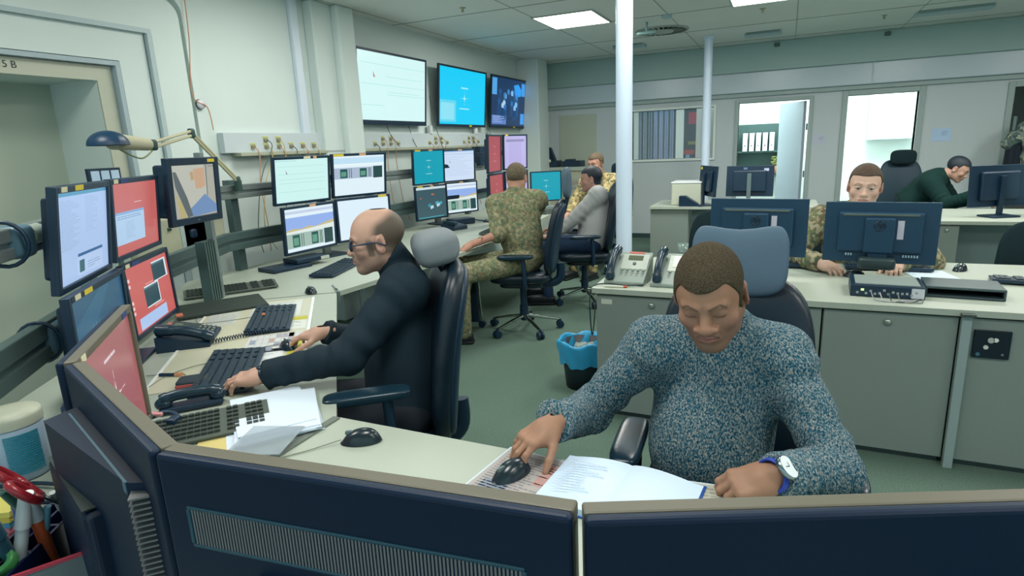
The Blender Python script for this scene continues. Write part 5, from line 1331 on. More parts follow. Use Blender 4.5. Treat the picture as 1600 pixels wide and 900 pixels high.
nm = {'#3f6a76': 'grey blue', '#2f5c52': 'dark green', '#d4653c': 'orange', '#5f95a8': 'pale blue', '#b5a13e': 'mustard', '#c9d2d4': 'silver white', '#2b8f95': 'turquoise', '#29468f': 'royal blue', '#7fa6b0': 'light grey blue', '#2f7d68': 'sea green', '#c0443c': 'red', '#284f60': 'dark slate'}
Mo = T(-1.25, .50, .741) @ RZ(R(-60))
for i, (x, y, c, rx, ry) in enumerate(pens):
    p = Mo @ Vector((x*.85, y*.5, .012)); q = thing('marker_pen', nm[c]+' pen standing in the dark blue compartment box', 'pen', p, rot=(rx*.8, ry*.8, 0))
    L = .15+.02*((i*7) % 3); r = .0055+.0025*(i % 3)
    MB().cyl((0, 0, 0), (0, 0, L*.7), r).build('barrel', mat('pen'+c, c, .35), q); MB().cyl((0, 0, L*.68), (0, 0, L), r*1.2, r*1.0).build('cap', mat('pencap'+c, c, .3) if i % 2 else mat('pen_cap_white', '#b9c7c9', .3), q)
t = thing('scissors', 'scissors with dark red handles standing among the pens', 'scissors', (-1.237, .535, .905), rot=(R(38), R(10), R(-10)))
red = mat('scissor_red', '#93232e', .3)
for cx_, cz_, rx_, rz_ in ((-.030, .052, .024, .034), (.028, .045, .022, .030)):
    b = MB(); b.tube([(cx_+rx_*math.cos(a), 0, cz_+rz_*math.sin(a)) for a in [2*PI*k/28 for k in range(29)]], .0078, 10); b.tube([(cx_*.7, 0, cz_-rz_*.95), (0, 0, -.005)], [.009, .007], 10); b.build('handle', red, t)
MB().prism([(-.010, 0), (.010, 0), (.003, -.10), (-.003, -.10)], -.002, .002).build('blades', mat('blade', '#a9b3b5', .25, .9), t).matrix_basis = RX(PI/2)
t = thing('sticky_notes', 'stack of yellow, blue and pink sticky notes at the left edge', 'sticky notes', (-1.495, .575, .741), R(25))
for k, c in enumerate(['#c0607c', '#d0788f', '#3f86ad', '#c9b94e', '#d9cf6a']):
    MB().cbox((.001*k, -.001*k, .006+.0125*k), (.078, .078, .012), rz=.04*k).build('note_block', mat('note'+c, c, .6), t)
t = thing('note_pad', 'small yellow note pad in front of the stack of sticky notes', 'sticky notes', (-1.40, .50, .741), R(10)); MB().cbox((0, 0, .012), (.07, .07, .024)).build('pad_body', mat('note_yel', '#c9c25a', .6), t, bevel=.001)
t = thing('tape_roll', 'roll of green adhesive tape in the dark blue compartment box', 'tape', tuple(Mo @ Vector((.07, .015, .088))), rot=(R(30), R(15), 0)); MB().lathe([(.022, 0), (.022, .016), (.012, .016), (.012, 0), (.022, 0)], seg=28, caps=False).build('ring', mat('tape_green', '#3f8a4c', .4), t)
t = thing('notebook', 'grey notebook with a red edge standing at the bottom left behind the monitors', 'notebook', (-1.075, .44, .741), rot=(0, R(-18), R(-30))); MB().box(-.006, .006, -.08, .08, 0, .11).build('cover', mat('nb_grey', '#5c6b6c', .5), t, bevel=.002); MB().box(-.0075, .0075, -.081, .081, .106, .111).build('red_edge', mat('nb_red', '#b02a44', .5), t)
for k, pts in enumerate([[(-1.95, .62, .75), (-1.80, .60, .748), (-1.62, .70, .752), (-1.45, .74, .75), (-1.33, .80, .75)], [(-1.9, .55, .75), (-1.70, .56, .748), (-1.5, .66, .752), (-1.40, .68, .75), (-1.28, .66, .75)], [(-1.86, .50, .75), (-1.66, .50, .75), (-1.50, .60, .75), (-1.36, .62, .75)]]):
    o = MB().tube(bez(pts, 8), .005, 8).build('cable', BLK); tag(o, 'black cable lying on the desk behind the white tub', 'cable', 'black cables at the bottom left')
# papers of the man in black, book of the man in the sweater
t = thing('paper_stack', 'loose stack of white papers beside the hand of the man in the black shirt', 'papers', (-1.345, 1.20, .7415))
rd = random.Random(6)
for k in range(9):
    o = MB(T(rd.uniform(-.035, .025), rd.uniform(-.03, .02), .0022*k) @ RZ(R(47)+rd.uniform(-.12, .16))).box(-.105, .105, -.148, .148, 0, .0018).build('sheet', mat('sheet_white', '#d5e5f2', .55) if k % 3 else mat('sheet_white2', '#c3d3e0', .55), t)
S = Scr(.19, .27); S.mb.M = T(0, 0, .0175) @ RZ(R(47)) @ RX(-PI/2); S.y = 0
S.r(.02, .1, .04, .9, '#9fb0c0', 0).r(.06, .08, .10, .12, '#5b6770', 0).lines(.12, .1, .95, .9, 16, '#bccbd8', 0, ragged=.7); S.mb.build('print', PRN, t)
t = thing('transparent_sheet', 'grey translucent sheet on the front of the white papers', 'sheet', (-1.235, 1.055, .760), R(20)); MB().box(-.075, .075, -.08, .08, 0, .001).build('film', mat('film_grey', '#a9b8c2', .3, alpha=.45), t)
t = thing('sticky_notes', 'bright green sticky notes on the desk pad by the man in black', 'sticky notes', (-1.865, 1.52, .745), R(40)); MB().cbox((0, 0, .006), (.075, .05, .010)).build('note_block', mat('note_green', '#b5e04a', .6), t)
t = thing('yellow_card', 'pale yellow card beside the white papers', 'card', (-1.40, 1.04, .742), R(40)); MB().box(-.05, .05, -.09, .09, 0, .002).build('card_sheet', mat('card_yellow', '#d2c57e', .6), t)
t = thing('headset', 'small dark headset with a pink tag behind the grey keyboard', 'headset', (-1.62, 1.02, .742), R(20)); b = MB(); b.tube([(.05*math.cos(a), .05*math.sin(a), .02+.01*math.sin(a)) for a in [2*PI*k/20 for k in range(16)]], .008); b.rbox((.05, 0, .02), (.03, .04, .04)); b.build('band', BLK, t); MB().rbox((-.03, .04, .03), (.04, .02, .012), e=.5).build('pink_tag', mat('tag_pink', '#c98a8a', .5), t)
# open book
t = thing('open_notebook', 'open notebook with white pages and a blue cover before the man in the sweater', 'book', (-.300, 1.155, .7415), R(-5))
def page(x0, x1, hump):
    b = MB()
    def fn(u, v):
        x = x0+(x1-x0)*u; k = u if x1 > x0 else u
        z = .004+hump*math.sin(min(u*1.15, 1)*PI)**.7*.9*(1-u*.55) if 0 < u < 1 else .004
        return (x, -.11+.22*v, z+.010*(1-u))
    b.grid(fn, 20, 2); b.grid(lambda u, v: (x0+(x1-x0)*u, -.11+.22*v, .003), 2, 2)
    for yy in (-.11, .11): b.grid(lambda u, v, yy=yy: (fn(u, 0)[0], yy, .003+(fn(u, 0)[2]-.003)*v), 20, 1)
    b.grid(lambda u, v: (x1, -.11+.22*u, .003+v*(fn(1, 0)[2]-.003)), 1, 1)
    return b
PG = mat('page_white', '#c9ddf3', .5)
page(0, .165, .012).build('right_pages', PG, t); page(0, -.160, .010).build('left_pages', PG, t)
MB().box(-.158, .171, -.113, .113, 0, .003).build('cover', mat('cover_blue', '#174a9a', .4), t)
S = Scr(.12, .17); S.mb.M = T(-.085, 0, .0205) @ RX(-PI/2); S.lines(.1, .1, .9, .9, 12, '#a5b9cf', 0, fill=.18, ragged=.6); S.mb.build('handwriting', PRN, t)
t = thing('printed_mat', 'printed sheet under the mouse of the man in the sweater', 'mat', (-.515, 1.13, .7405), R(-8)); S = Scr(.22, .25); S.mb.M = RX(-PI/2); S.y = -.001
S.r(0, 0, 1, 1, '#a9a3a0', 0).lines(.05, .08, .95, .92, 20, '#7c7a82', 1, seed=3).r(.6, .1, .9, .5, '#b58d88', 1).r(.1, .6, .4, .75, '#7f8a9a', 1); S.mb.build('print', PRN, t)
MB().box(-.115, .115, -.13, .13, 0, .0008).build('sheet', mat('sheet_white2'), t)
t = thing('printed_mat', 'pale printed sheet under the left hand of the man in the sweater', 'mat', (-.075, 1.17, .7405), R(5)); S = Scr(.16, .20); S.mb.M = RX(-PI/2); S.y = -.001; S.r(0, 0, 1, 1, '#b5b6a6', 0).lines(.05, .08, .95, .92, 12, '#9a9a90', 1, seed=3); S.mb.build('print', PRN, t)
MB().box(-.085, .085, -.105, .105, 0, .0008).build('sheet', mat('sheet_white2'), t)

# ------------------------------------------------------------------ smaller things on the wall desks
t = thing('pedestal', 'dark tapered pedestal with a chrome edge tube on a castor under the wall desk', 'pedestal', (-2.45, 4.33, 0), R(10))
MB().prism([(-.16, .05), (.13, .05), (.11, .56), (-.06, .56)], -.02, .02).build('dark_panel', mat('pedestal_dark', '#122c3c', .5), t, bevel=.004).matrix_basis = RX(PI/2)
MB().cyl((.15, 0, .05), (.125, 0, .58), .009).build('edge_tube', CHR, t); MB(RX(PI/2)).cyl((.15, .03, -.018), (.15, .03, .018), .03).build('castor', BLK, t)
keyboard('pale grey keyboard on the wall desk beside the soldier seen from behind', -2.42, 4.92, R(98), light=True)
t = thing('paper', 'white paper on the far wall desk beside the chair of the soldier', 'paper', (-2.42, 5.62, .7412), R(80)); MB().box(-.15, .15, -.10, .10, 0, .002).build('sheet', mat('paper_white'), t)
t = thing('laptop_base', 'flat dark grey case on the far wall desk beyond the soldier', 'case', (-2.50, 6.45, .741), R(70)); MB().cbox((0, 0, .03), (.30, .26, .06)).build('case_body', mat('case_grey', '#56625e', .5), t, bevel=.006); MB().cbox((0, .02, .064), (.26, .20, .008)).build('case_lid', mat('case_lid', '#6a746c', .5), t, bevel=.002)
t = thing('hub_box', 'black hub box with cables under the second four monitors', 'box', (-3.05, 5.42, .741), R(60)); MB().cbox((0, 0, .03), (.26, .16, .06)).build('hub_body', BLK, t, bevel=.01); MB().tube(bez([(.13, 0, .03), (.2, .03, .02), (.26, -.04, .01), (.33, .02, .01)], 6), .006, 8).build('lead', BLK, t)
t = thing('desk_phone', 'small black telephone on the wall desk before the second four monitors', 'telephone', (-2.92, 5.05, .741), R(70)); MB().cbox((0, 0, .025), (.18, .20, .05), rx=R(6)).build('base', BLK, t, bevel=.01); MB().rbox((-.05, 0, .065), (.045, .20, .035), e=.5).build('handset', BLK2, t)
# coiled cord of the black telephone
P0, P1_ = Vector((-2.19, 1.60, .755)), Vector((-2.02, 1.86, .755)); dv = P1_-P0; nn_ = Vector((-dv.y, dv.x, 0)).normalized()
b = MB(); b.tube([P0+dv*(k/240)+nn_*(.008*math.cos(k*.75)+.012*math.sin(k/240*PI))+Vector((0, 0, .008*math.sin(k*.75))) for k in range(241)], .0022, 6)
tag(b.build('cable', BLK), 'coiled black telephone cord between the telephone and the middle keyboard', 'cord')
for k, pts in enumerate([[(-2.62, 1.95, .745), (-2.50, 1.86, .745), (-2.36, 1.98, .745), (-2.30, 2.12, .745)], [(-1.95, 1.20, .745), (-2.0, 1.32, .745), (-1.98, 1.42, .75), (-1.92, 1.50, .75)], [(-2.08, 1.30, .745), (-1.96, 1.36, .745), (-1.90, 1.30, .745), (-1.84, 1.26, .745)]]):
    tag(MB().tube(bez(pts, 8), .0018, 6).build('cable', mat('cable_grey')), ['thin pale cable by the black folder', 'thin pale cable at the back edge of the left keyboard', 'thin pale cable looping by the red-edged pouch'][k], 'cable')
t = thing('lighter', 'small dark stick with an orange end near the red-edged pouch', 'stick', (-1.99, 1.33, .748), R(20)); MB().cyl((-.04, 0, 0), (.02, 0, 0), .007).build('barrel', BLK, t); MB().cyl((.02, 0, 0), (.045, 0, 0), .009).build('orange_end', mat('orange_end', '#c78a62', .5), t)
# white shirt-card of the far room, pillar panel by the far window
t = thing('white_column', 'white panel at the right side behind the far window', 'panel', (-1.13, YB+.30, 1.2)); MB().cbox((0, 0, .35), (.30, .06, .95)).build('panel_body', mat('bright_room_white'), t)
# ------------------------------------------------------------------ the people
SKIN = vmat('skin', .5, spec=.35, bump=.08, bscale=900)
def J3(**k): return {a: (np.array(b, float) if not isinstance(b, np.ndarray) else b) for a, b in k.items()}

# 1. man in the speckled sweater, nearest the camera
fw = unit((.03, -1, -.0))
HM = frame((-.015, -.93, -.37), roll=R(6)); HO = np.array([-.148, 1.450, 1.137])
J = J3(nb=(-.135, 1.60, 1.015), chs=(-.138, 1.61, .84), bel=(-.150, 1.565, .68), pel=(-.145, 1.62, .55), sl=(.018, 1.605, .950), sr=(-.300, 1.56, .960),
       wl=(.018, 1.262, .795), wr=(-.497, 1.292, .815))
J['el'] = ik(J['sl'], J['wl'], .30, .27, (.75, .45, -.8)); J['er'] = ik(J['sr'], J['wr'], .28, .26, (-.5, .5, -.8))
J.update(J3(hl=(-.03, 1.55, .55), hr=(-.22, 1.55, .55), kl=(.02, 1.12, .56), kr=(-.27, 1.12, .56), al=(.03, 1.05, .09), ar=(-.28, 1.05, .09)))
J['Mt'] = frame(fw, unit(J['nb']-J['pel']))
HR = dict(o=J['wr'], M=hframe((-.52, -.82, -.20), (-.1, -.25, 1)), side=-1, curl=[(.35, .55, .3), (.30, .55, .35), (.40, .6, .4), (.5, .6, .4)], spread=.10, thumb=[(-.25, .80, -.65), (.45, .75, -.55), (.6, .7, -.35)], s=1.0)
HR['thumb'] = [(-.75, .70, -.30), (-.45, .85, -.45), (-.30, .75, -.60)]
HL = dict(o=J['wl'], M=hframe((-.88, -.40, -.22), (-.25, -.55, .85)), side=1, curl=[(.55, .9, .6), (.6, 1.0, .7), (.7, 1.0, .7), (.8, 1.0, .7)], spread=.02, thumb=[(.55, .75, -.5), (.1, .95, -.4), (-.1, .95, -.3)], s=1.0)
def sweater(p):
    d = torso(p, J, .000, .022)
    for k, ph in (('l', .5), ('r', 2.0)):
        a, e, w = J['s'+k], J['e'+k], J['w'+k]
        d = su(d, capw(p, a, e, .066, .058, .008, 3, ph), .05)
        f = capw(p, e, w+unit(w-e)*.00, .058, .048, .012, 6, ph, dirv=(.3, .3, 1))
        f = np.maximum(f, pl(p, w-unit(w-e)*.005, w-e))
        d = su(d, f, .018)
        c = np.maximum(cap(p, w-unit(w-e)*.055, w, .0465, .0455), pl(p, w-unit(w-e)*.003, w-e)); d = su(d, c, .006)
    n = J['nb']; up = unit(HO+HM@np.array([0, .03, -.06])-n)
    col = np.maximum(cap(p, n-up*.02, n+up*.05, .078, .070), pl(p, n+up*.030+np.array([0, -.02, 0]), up+np.array([0, -.35, 0])))
    d = su(d, col, .02)
    return d
def hair_fn(o, M, s, off, zf=.060, rec=.010, ys=-.022, low=-.035, nape=-.075, top=True, zb=.2):
    """cropped hair: above the hairline in front, behind the temple line at the sides"""
    q_ = hoff(o, M, s)
    def fn(p):
        q = q_(p); ax = np.abs(q[:, 0]); y = q[:, 1]; z = q[:, 2]
        d = head_sdf(p, o, M, s, ear=False)/s-off
        d = su(d, cap(q, (0, .030, -.055), (0, .045, -.11), .056+off*.6), .03) if nape < -.06 else d
        zl = zf+rec*np.clip(ax/.045, 0, 1)**2+np.clip(-y-.05, 0, .05)*.25
        A = zl-z if top else np.full(len(z), .05)
        B = (ys-.45*np.clip(z-.02, 0, .1)+.25*np.clip(-z, 0, .1))-y
        r = np.minimum(A, B)*.8
        lo = np.where(y > .02, nape, low+(nape-low)*np.clip((y+.02)/.04, 0, 1))
        r = np.maximum(r, (lo-z)*.7)
        if zb < .2: r = np.maximum(r, (z-zb)*.7+np.maximum(0, -y)*.35)
        e = ((ax-.082)/.02)**2+((y-.008)/.022)**2+((z+.004)/.034)**2
        r = np.maximum(r, (1-np.sqrt(e))*.012)
        return np.maximum(d, r)*s
    return fn
def hbox(o, s=1.0): return (np.array(o)-.145*s, np.array(o)+.145*s)
SWM = bpy.data.materials.new('speckled_knit'); SWM.use_nodes = True
nt = SWM.node_tree; bs = nt.nodes['Principled BSDF']; bs.inputs['Roughness'].default_value = .9; bs.inputs['Specular IOR Level'].default_value = .15
tc = nt.nodes.new('ShaderNodeTexCoord'); mp = nt.nodes.new('ShaderNodeMapping'); mp.inputs['Scale'].default_value = (1, 1, .55); nt.links.new(tc.outputs['Object'], mp.inputs['Vector'])
nz = nt.nodes.new('ShaderNodeTexNoise'); nz.inputs['Scale'].default_value = 250; nz.inputs['Detail'].default_value = 2.0; nz.inputs['Roughness'].default_value = .7; nt.links.new(mp.outputs['Vector'], nz.inputs['Vector'])
cr = nt.nodes.new('ShaderNodeValToRGB'); nt.links.new(nz.outputs['Fac'], cr.inputs['Fac'])
el = cr.color_ramp.elements; el[0].position = .36; el[0].color = lin('#17435a'); el[1].position = .62; el[1].color = lin('#9fa3a0')
e_ = el.new(.44); e_.color = lin('#2c5d72'); e_ = el.new(.50); e_.color = lin('#527984'); e_ = el.new(.55); e_.color = lin('#7f8487')
nt.links.new(cr.outputs['Color'], bs.inputs['Base Color'])
vo = nt.nodes.new('ShaderNodeTexVoronoi'); vo.inputs['Scale'].default_value = 270; nt.links.new(mp.outputs['Vector'], vo.inputs['Vector'])
bp = nt.nodes.new('ShaderNodeBump'); bp.inputs['Strength'].default_value = .9; bp.inputs['Distance'].default_value = .003; bp.invert = True; nt.links.new(vo.outputs['Distance'], bp.inputs['Height']); nt.links.new(bp.outputs['Normal'], bs.inputs['Normal'])
JEAN = mat('dark_trousers', '#16202c', .85, bump=.3, bscale=300)
def hl1(q):
    return np.clip((q[:, 2]-.02)/.04, 0, 1)*0
P1 = make_person('man in a blue and grey speckled sweater bowing his head over an open notebook', J,
    dict(o=HO, M=HM, s=1.0, nose=1.35, jaw=1.08, lids=1.0), dict(skin='#9d7660', lip='#96655c', brow='#463a34', stub=('#4a3f3a', .42), eye=False, bthick=.8, btilt=-.004, sock=.35, must=.55, hairc='#4c463c', hairfn=hl1),
    dict(skin=SKIN), (-.125, 1.62, 0), hands=(HR, HL), head_step=.0026, hand_step=.0024,
    hair=[('hair', hair_fn(HO, HM, 1.0, .0032, .050, .016, ys=-.034, low=-.018), hbox(HO), .003, mat('hair_cropped', '#524a3b', .9, spec=.1, bump=1.0, bscale=500, var=.45, vscale=260))],
    shirt=[('sweater', sweater, bounds([J['sl'], J['sr'], J['el'], J['er'], J['wl'], J['wr'], J['pel'], J['nb']], .13), .0062, SWM),
           ('trousers', lambda p: legs(p, J), bounds([J['pel'], J['kl'], J['kr'], J['al'], J['ar']], .14), .014, JEAN)])
for k in 'lr': shoe(P1, J['a'+k], (0, -1), mat('shoe_black', '#10161c', .4))
# watch
w = J['wl']; a = unit(J['wl']-J['el']); H = HL['M']
t = thing('wristwatch', 'wristwatch with a large round white dial and a blue strap on the left wrist', 'watch', tuple(w+a*.000))
zc = unit(np.array([0, 0, 1.5])-w)*.75+H[:, 2]*.4; Z = Vector(unit(zc-a*(zc@a))); A = Vector(a); X = A.cross(Z); Mw = Matrix((X, A, Z)).transposed().to_4x4()
Mw = Mw @ T(0, .012, .003)
b = MB(Mw); b.tube([(.034*math.cos(u), 0, .028*math.sin(u)-.002) for u in [2*PI*k/30 for k in range(31)]], .011, 8, flat=.35); b.build('strap', mat('strap_blue', '#1c3fa8', .4), t)
b = MB(Mw @ T(0, 0, .030)); b.lathe([(.0, 0), (.026, 0), (.0265, .009), (.024, .011)], seg=36); b.build('case', mat('watch_steel', '#8fa3ac', .2, .9), t); MB(Mw @ T(0, 0, .0412)).lathe([(.0242, 0), (0, .0006)], seg=36).build('dial', mat('dial_bright', '#f2fbff', .15, spec=.8), t)
b = MB(Mw @ T(0, 0, .0420)); b.box(-.0008, .0008, 0, .013, 0, .0004); b.box(0, .009, -.0008, .0008, 0, .0004); b.build('watch_hands', BLK, t)

def std(nb, chs, bel, pel, fwd, sw=.185, drop=.075):
    """shoulders and hips from the spine"""
    J = J3(nb=nb, chs=chs, bel=bel, pel=pel); up = unit(J['nb']-J['chs']); J['Mt'] = frame(fwd, unit(J['nb']-J['pel'])); L = J['Mt'][:, 0]
    J['sl'] = J['nb']+L*sw-up*drop; J['sr'] = J['nb']-L*sw-up*drop
    return J
def sit(J, fwd, kl, kr, al, ar):
    L = np.cross((0, 0, 1), unit(fwd)); J.update(J3(hl=J['pel']+L*.09, hr=J['pel']-L*.09, kl=kl, kr=kr, al=al, ar=ar)); return J
def shirt_fn(J, HO, HM, f=.012, belly=.02, r=(.062, .050, .050, .037), amp=.004, n=5, cuff=('l', 'r'), cut=None, collar=.012, s=1.0, ck=.055, ch=.052):
    def fn(p):
        d = torso(p, J, f, belly)
        for k, ph in (('l', .7), ('r', 2.2)):
            a, e, w = J['s'+k], J['e'+k], J['w'+k]
            d = su(d, capw(p, a, e, r[0]+f, r[1]+f*.6, amp, n, ph), .05)
            c = (cut or {}).get(k, 1.0)
            w2 = e+(w-e)*c
            g = capw(p, e, w2, r[2]+f*.6, r[3]+f*.5, amp, n+1, ph, dirv=(.4, .3, 1))
            g = np.maximum(g, pl(p, w2-unit(w-e)*.004, w-e)); d = su(d, g, .014)
            h = np.maximum(cap(p, w2-unit(w-e)*ck, w2, r[3]+f*.5+.003+(r[2]-r[3])*(1-c), None), pl(p, w2-unit(w-e)*.002, w-e)); d = su(d, h, .003)
        up = unit(HO+HM@np.array([0, .03, -.06])*s-J['nb'])
        if collar:
            q = np.maximum(cap(p, J['nb']-up*.01, J['nb']+up*ch, .074, .066), pl(p, J['nb']+up*(ch-.012), up+unit(-HM[:, 1])*.35)); d = su(d, q, collar)
        return d
    return fn
def sb(J, pad=.12): return bounds([J[k] for k in ('sl', 'sr', 'el', 'er', 'wl', 'wr', 'pel', 'nb')], pad)
def lb(J): return bounds([J[k] for k in ('pel', 'kl', 'kr', 'al', 'ar', 'hl', 'hr')], .14)
def fold(name, c, hair=False, **k): return mat(name, c, .8, spec=.25, bump=.25, bscale=120, **k)

# 2. man in the black shirt, in profile
f2 = unit((-.785, -.62, 0)); HM2 = frame((-.80, -.585, -.12), roll=R(-1)); HO2 = np.array([-1.36, 1.78, 1.185])
J = std((-1.31, 1.84, 1.060), (-1.285, 1.80, .86), (-1.275, 1.765, .70), (-1.27, 1.72, .56), f2, .18, .07)
J.update(J3(wl=(-1.535, 1.345, .800), wr=(-1.660, 1.775, .805)))
J['el'] = ik(J['sl'], J['wl'], .30, .275, (.3, -.6, -1)); J['er'] = ik(J['sr'], J['wr'], .29, .26, (.2, .8, -.8))
sit(J, f2, (-1.56, 1.42, .57), (-1.70, 1.62, .57), (-1.60, 1.38, .09), (-1.76, 1.58, .09))
JB = J
HL2 = dict(o=J['wl'], M=hframe((-.88, -.46, -.10), (0, -.12, 1)), side=1, curl=[(.30, .5, .3), (.22, .5, .3), (.28, .5, .3), (.4, .6, .3)], spread=.06, thumb=[(.55, .70, -.45), (.30, .85, -.45), (.1, .9, -.5)])
HR2 = dict(o=J['wr'], M=hframe((-.93, -.34, -.12), (0, 0, 1)), side=-1, curl=[(.25, .45, .3), (.22, .45, .3), (.28, .5, .3), (.4, .6, .3)], spread=.07, thumb=[(-.75, .62, -.35), (-.45, .85, -.3), (-.2, .9, -.35)])
def bald(q):
    ax = np.abs(q[:, 0]); y = q[:, 1]; z = q[:, 2]
    def st(x, a, b): t = np.clip((x-a)/(b-a), 0, 1); return t*t*(3-2*t)
    w = st(y-.25*np.clip(z-.03, 0, 1), -.030, .010)*(1-st(z-.45*np.clip(y, 0, .1), .045, .085))*st(z+.55*np.clip(y, 0, .1), -.045, -.015)
    sb_ = (1-st(np.abs(y+.026), .008, .016))*st(z, -.050, -.040)*(1-st(z, .0, .03))*(ax > .05)
    ear = ((ax > .074) & (z < .03) & (z > -.045) & (y > -.02) & (y < .04))
    return np.where(ear, 0, np.maximum(w*.97, sb_*.8))
P2 = make_person('bald man in a black shirt and dark glasses, in profile, typing at the left desk', J, dict(o=HO2, M=HM2, s=1.0, nose=1.05, jaw=1.02, lids=.5),
    dict(skin='#c39c88', lip='#b07f74', brow='#4c4038', stub=('#7c6a60', .45), eye=True, hairc='#554c42', hairfn=bald), dict(skin=SKIN), (-1.27, 1.72, 0), hands=(HL2, HR2), head_step=.0028, hand_step=.0026,
    shirt=[('shirt', shirt_fn(J, HO2, HM2, .016, .03, amp=.007, n=3, collar=.006, ch=.105), sb(J), .0068, mat('shirt_black', '#142833', .75, spec=.25, bump=.5, bscale=35)), ('trousers', lambda p, J=JB: legs(p, J), lb(J), .014, JEAN)])
for k in 'lr': shoe(P2, J['a'+k], f2, mat('shoe_black'))
# spectacles
t = thing('glasses', 'dark rimmed spectacles worn by the bald man', 'glasses', tuple(HO2))
Mg = Matrix(HM2.tolist()).to_4x4()
b = MB(Mg); GL = mat('frame_navy', '#0f2d4f', .3)
for s in (-1, 1):
    b.tube([(s*(.033+.024*math.cos(a)), -.092-.004*abs(math.cos(a)), .000+.016*math.sin(a)) for a in [2*PI*k/24 for k in range(25)]], .0036, 6)
b.tube([(-.010, -.097, .004), (0, -.100, .006), (.010, -.097, .004)], .0032, 6); b.build('rims', GL, t)
for s in (-1, 1): MB(Mg).tube([(s*.057, -.088, .006), (s*.078, -.060, .007), (s*.082, .0, .006), (s*.080, .030, -.012)], .006, 6, flat=.5).build('temple', GL, t)
for s in (-1, 1):
    b = MB(Mg); b.lathe([(0, 0), (.022, 0)], seg=20); o = b.build('lens', mat('lens_glass', '#a9bcc4', .05, alpha=.18), t); o.data.transform(Mg @ T(s*.033, -.0935, 0) @ RX(PI/2) @ Matrix.Diagonal((1, .72, 1, 1)) @ Mg.inverted())
t = thing('wristwatch', 'dark wristwatch on the left wrist of the bald man', 'watch', tuple(J['wl'])); a = unit(J['wl']-J['el']); Z = np.array([0, 0, 1.]); Z = unit(Z-a*(Z@a)); Mw = Matrix((Vector(np.cross(a, Z)), Vector(a), Vector(Z))).transposed().to_4x4()
b = MB(Mw @ T(0, .004, 0)); b.tube([(.031*math.cos(u), 0, .026*math.sin(u)) for u in [2*PI*k/26 for k in range(27)]], .008, 8, flat=.4); b.build('strap', BLK, t); MB(Mw @ T(0, .004, .025)).lathe([(0, 0), (.016, 0), (.015, .006), (0, .006)]).build('case', BLK2, t)

# 3. soldier seen from behind
CAM1 = camo('camouflage_green', ['#858767', '#958d72', '#6d7a5a', '#7c7058', '#5b6955'], 17)
f3 = unit((-.55, .80, 0)); HM3 = frame((-.12, .99, -.08)); HO3 = np.array([-1.975, 4.47, 1.255])
J = std((-1.975, 4.44, 1.135), (-1.945, 4.41, .95), (-1.92, 4.395, .78), (-1.90, 4.38, .60), f3, .172, .075)
J.update(J3(wl=(-2.185, 4.00, .775), wr=(-2.20, 4.62, .76))); J['el'] = ik(J['sl'], J['wl'], .27, .25, (.2, -.3, -.5)); J['er'] = ik(J['sr'], J['wr'], .29, .26, (.6, .5, -.6))
sit(J, (-.9, -.3, 0), (-2.20, 3.84, .575), (-2.36, 4.22, .56), (-2.24, 3.93, .09), (-2.44, 4.2, .09)); JC = J
HL3 = dict(o=J['wl'], M=hframe((-.5, -.55, -.35), (-.3, -.3, 1)), side=1, curl=[.4, .4, .45, .5]); HR3 = dict(o=J['wr'], M=hframe((-.9, .2, -.1), (0, 0, 1)), side=-1, curl=[.3]*4)
P3 = make_person('soldier in camouflage with rolled sleeves, seen from behind, leaning one hand on the desk', J, dict(o=HO3, M=HM3, s=1.0), dict(skin='#b98e78', lip='#a87668', brow='#5a4a3a'), dict(skin=SKIN), (-1.9, 4.38, 0), hands=(HL3, HR3), head_step=.0045, hand_step=.0042, body_step=.014,
    hair=[('hair', hair_fn(HO3, HM3, 1.0, .004, nape=-.055), hbox(HO3), .0045, mat('hair_brown', '#6b5f4c', .85, bump=.8, bscale=300, var=.3, vscale=60))],
    shirt=[('jacket', shirt_fn(J, HO3, HM3, .012, .03, amp=.007, n=4, cut={'l': .12, 'r': .15}, r=(.062, .056, .056, .05)), sb(J), .010, CAM1), ('trousers', lambda p, J=JC: legs(p, J, (.098, .078, .075, .06)), lb(J), .014, CAM1)])
for k in 'lr': shoe(P3, J['a'+k], (-.9, -.3), mat('boot_black', '#121a1c', .5))

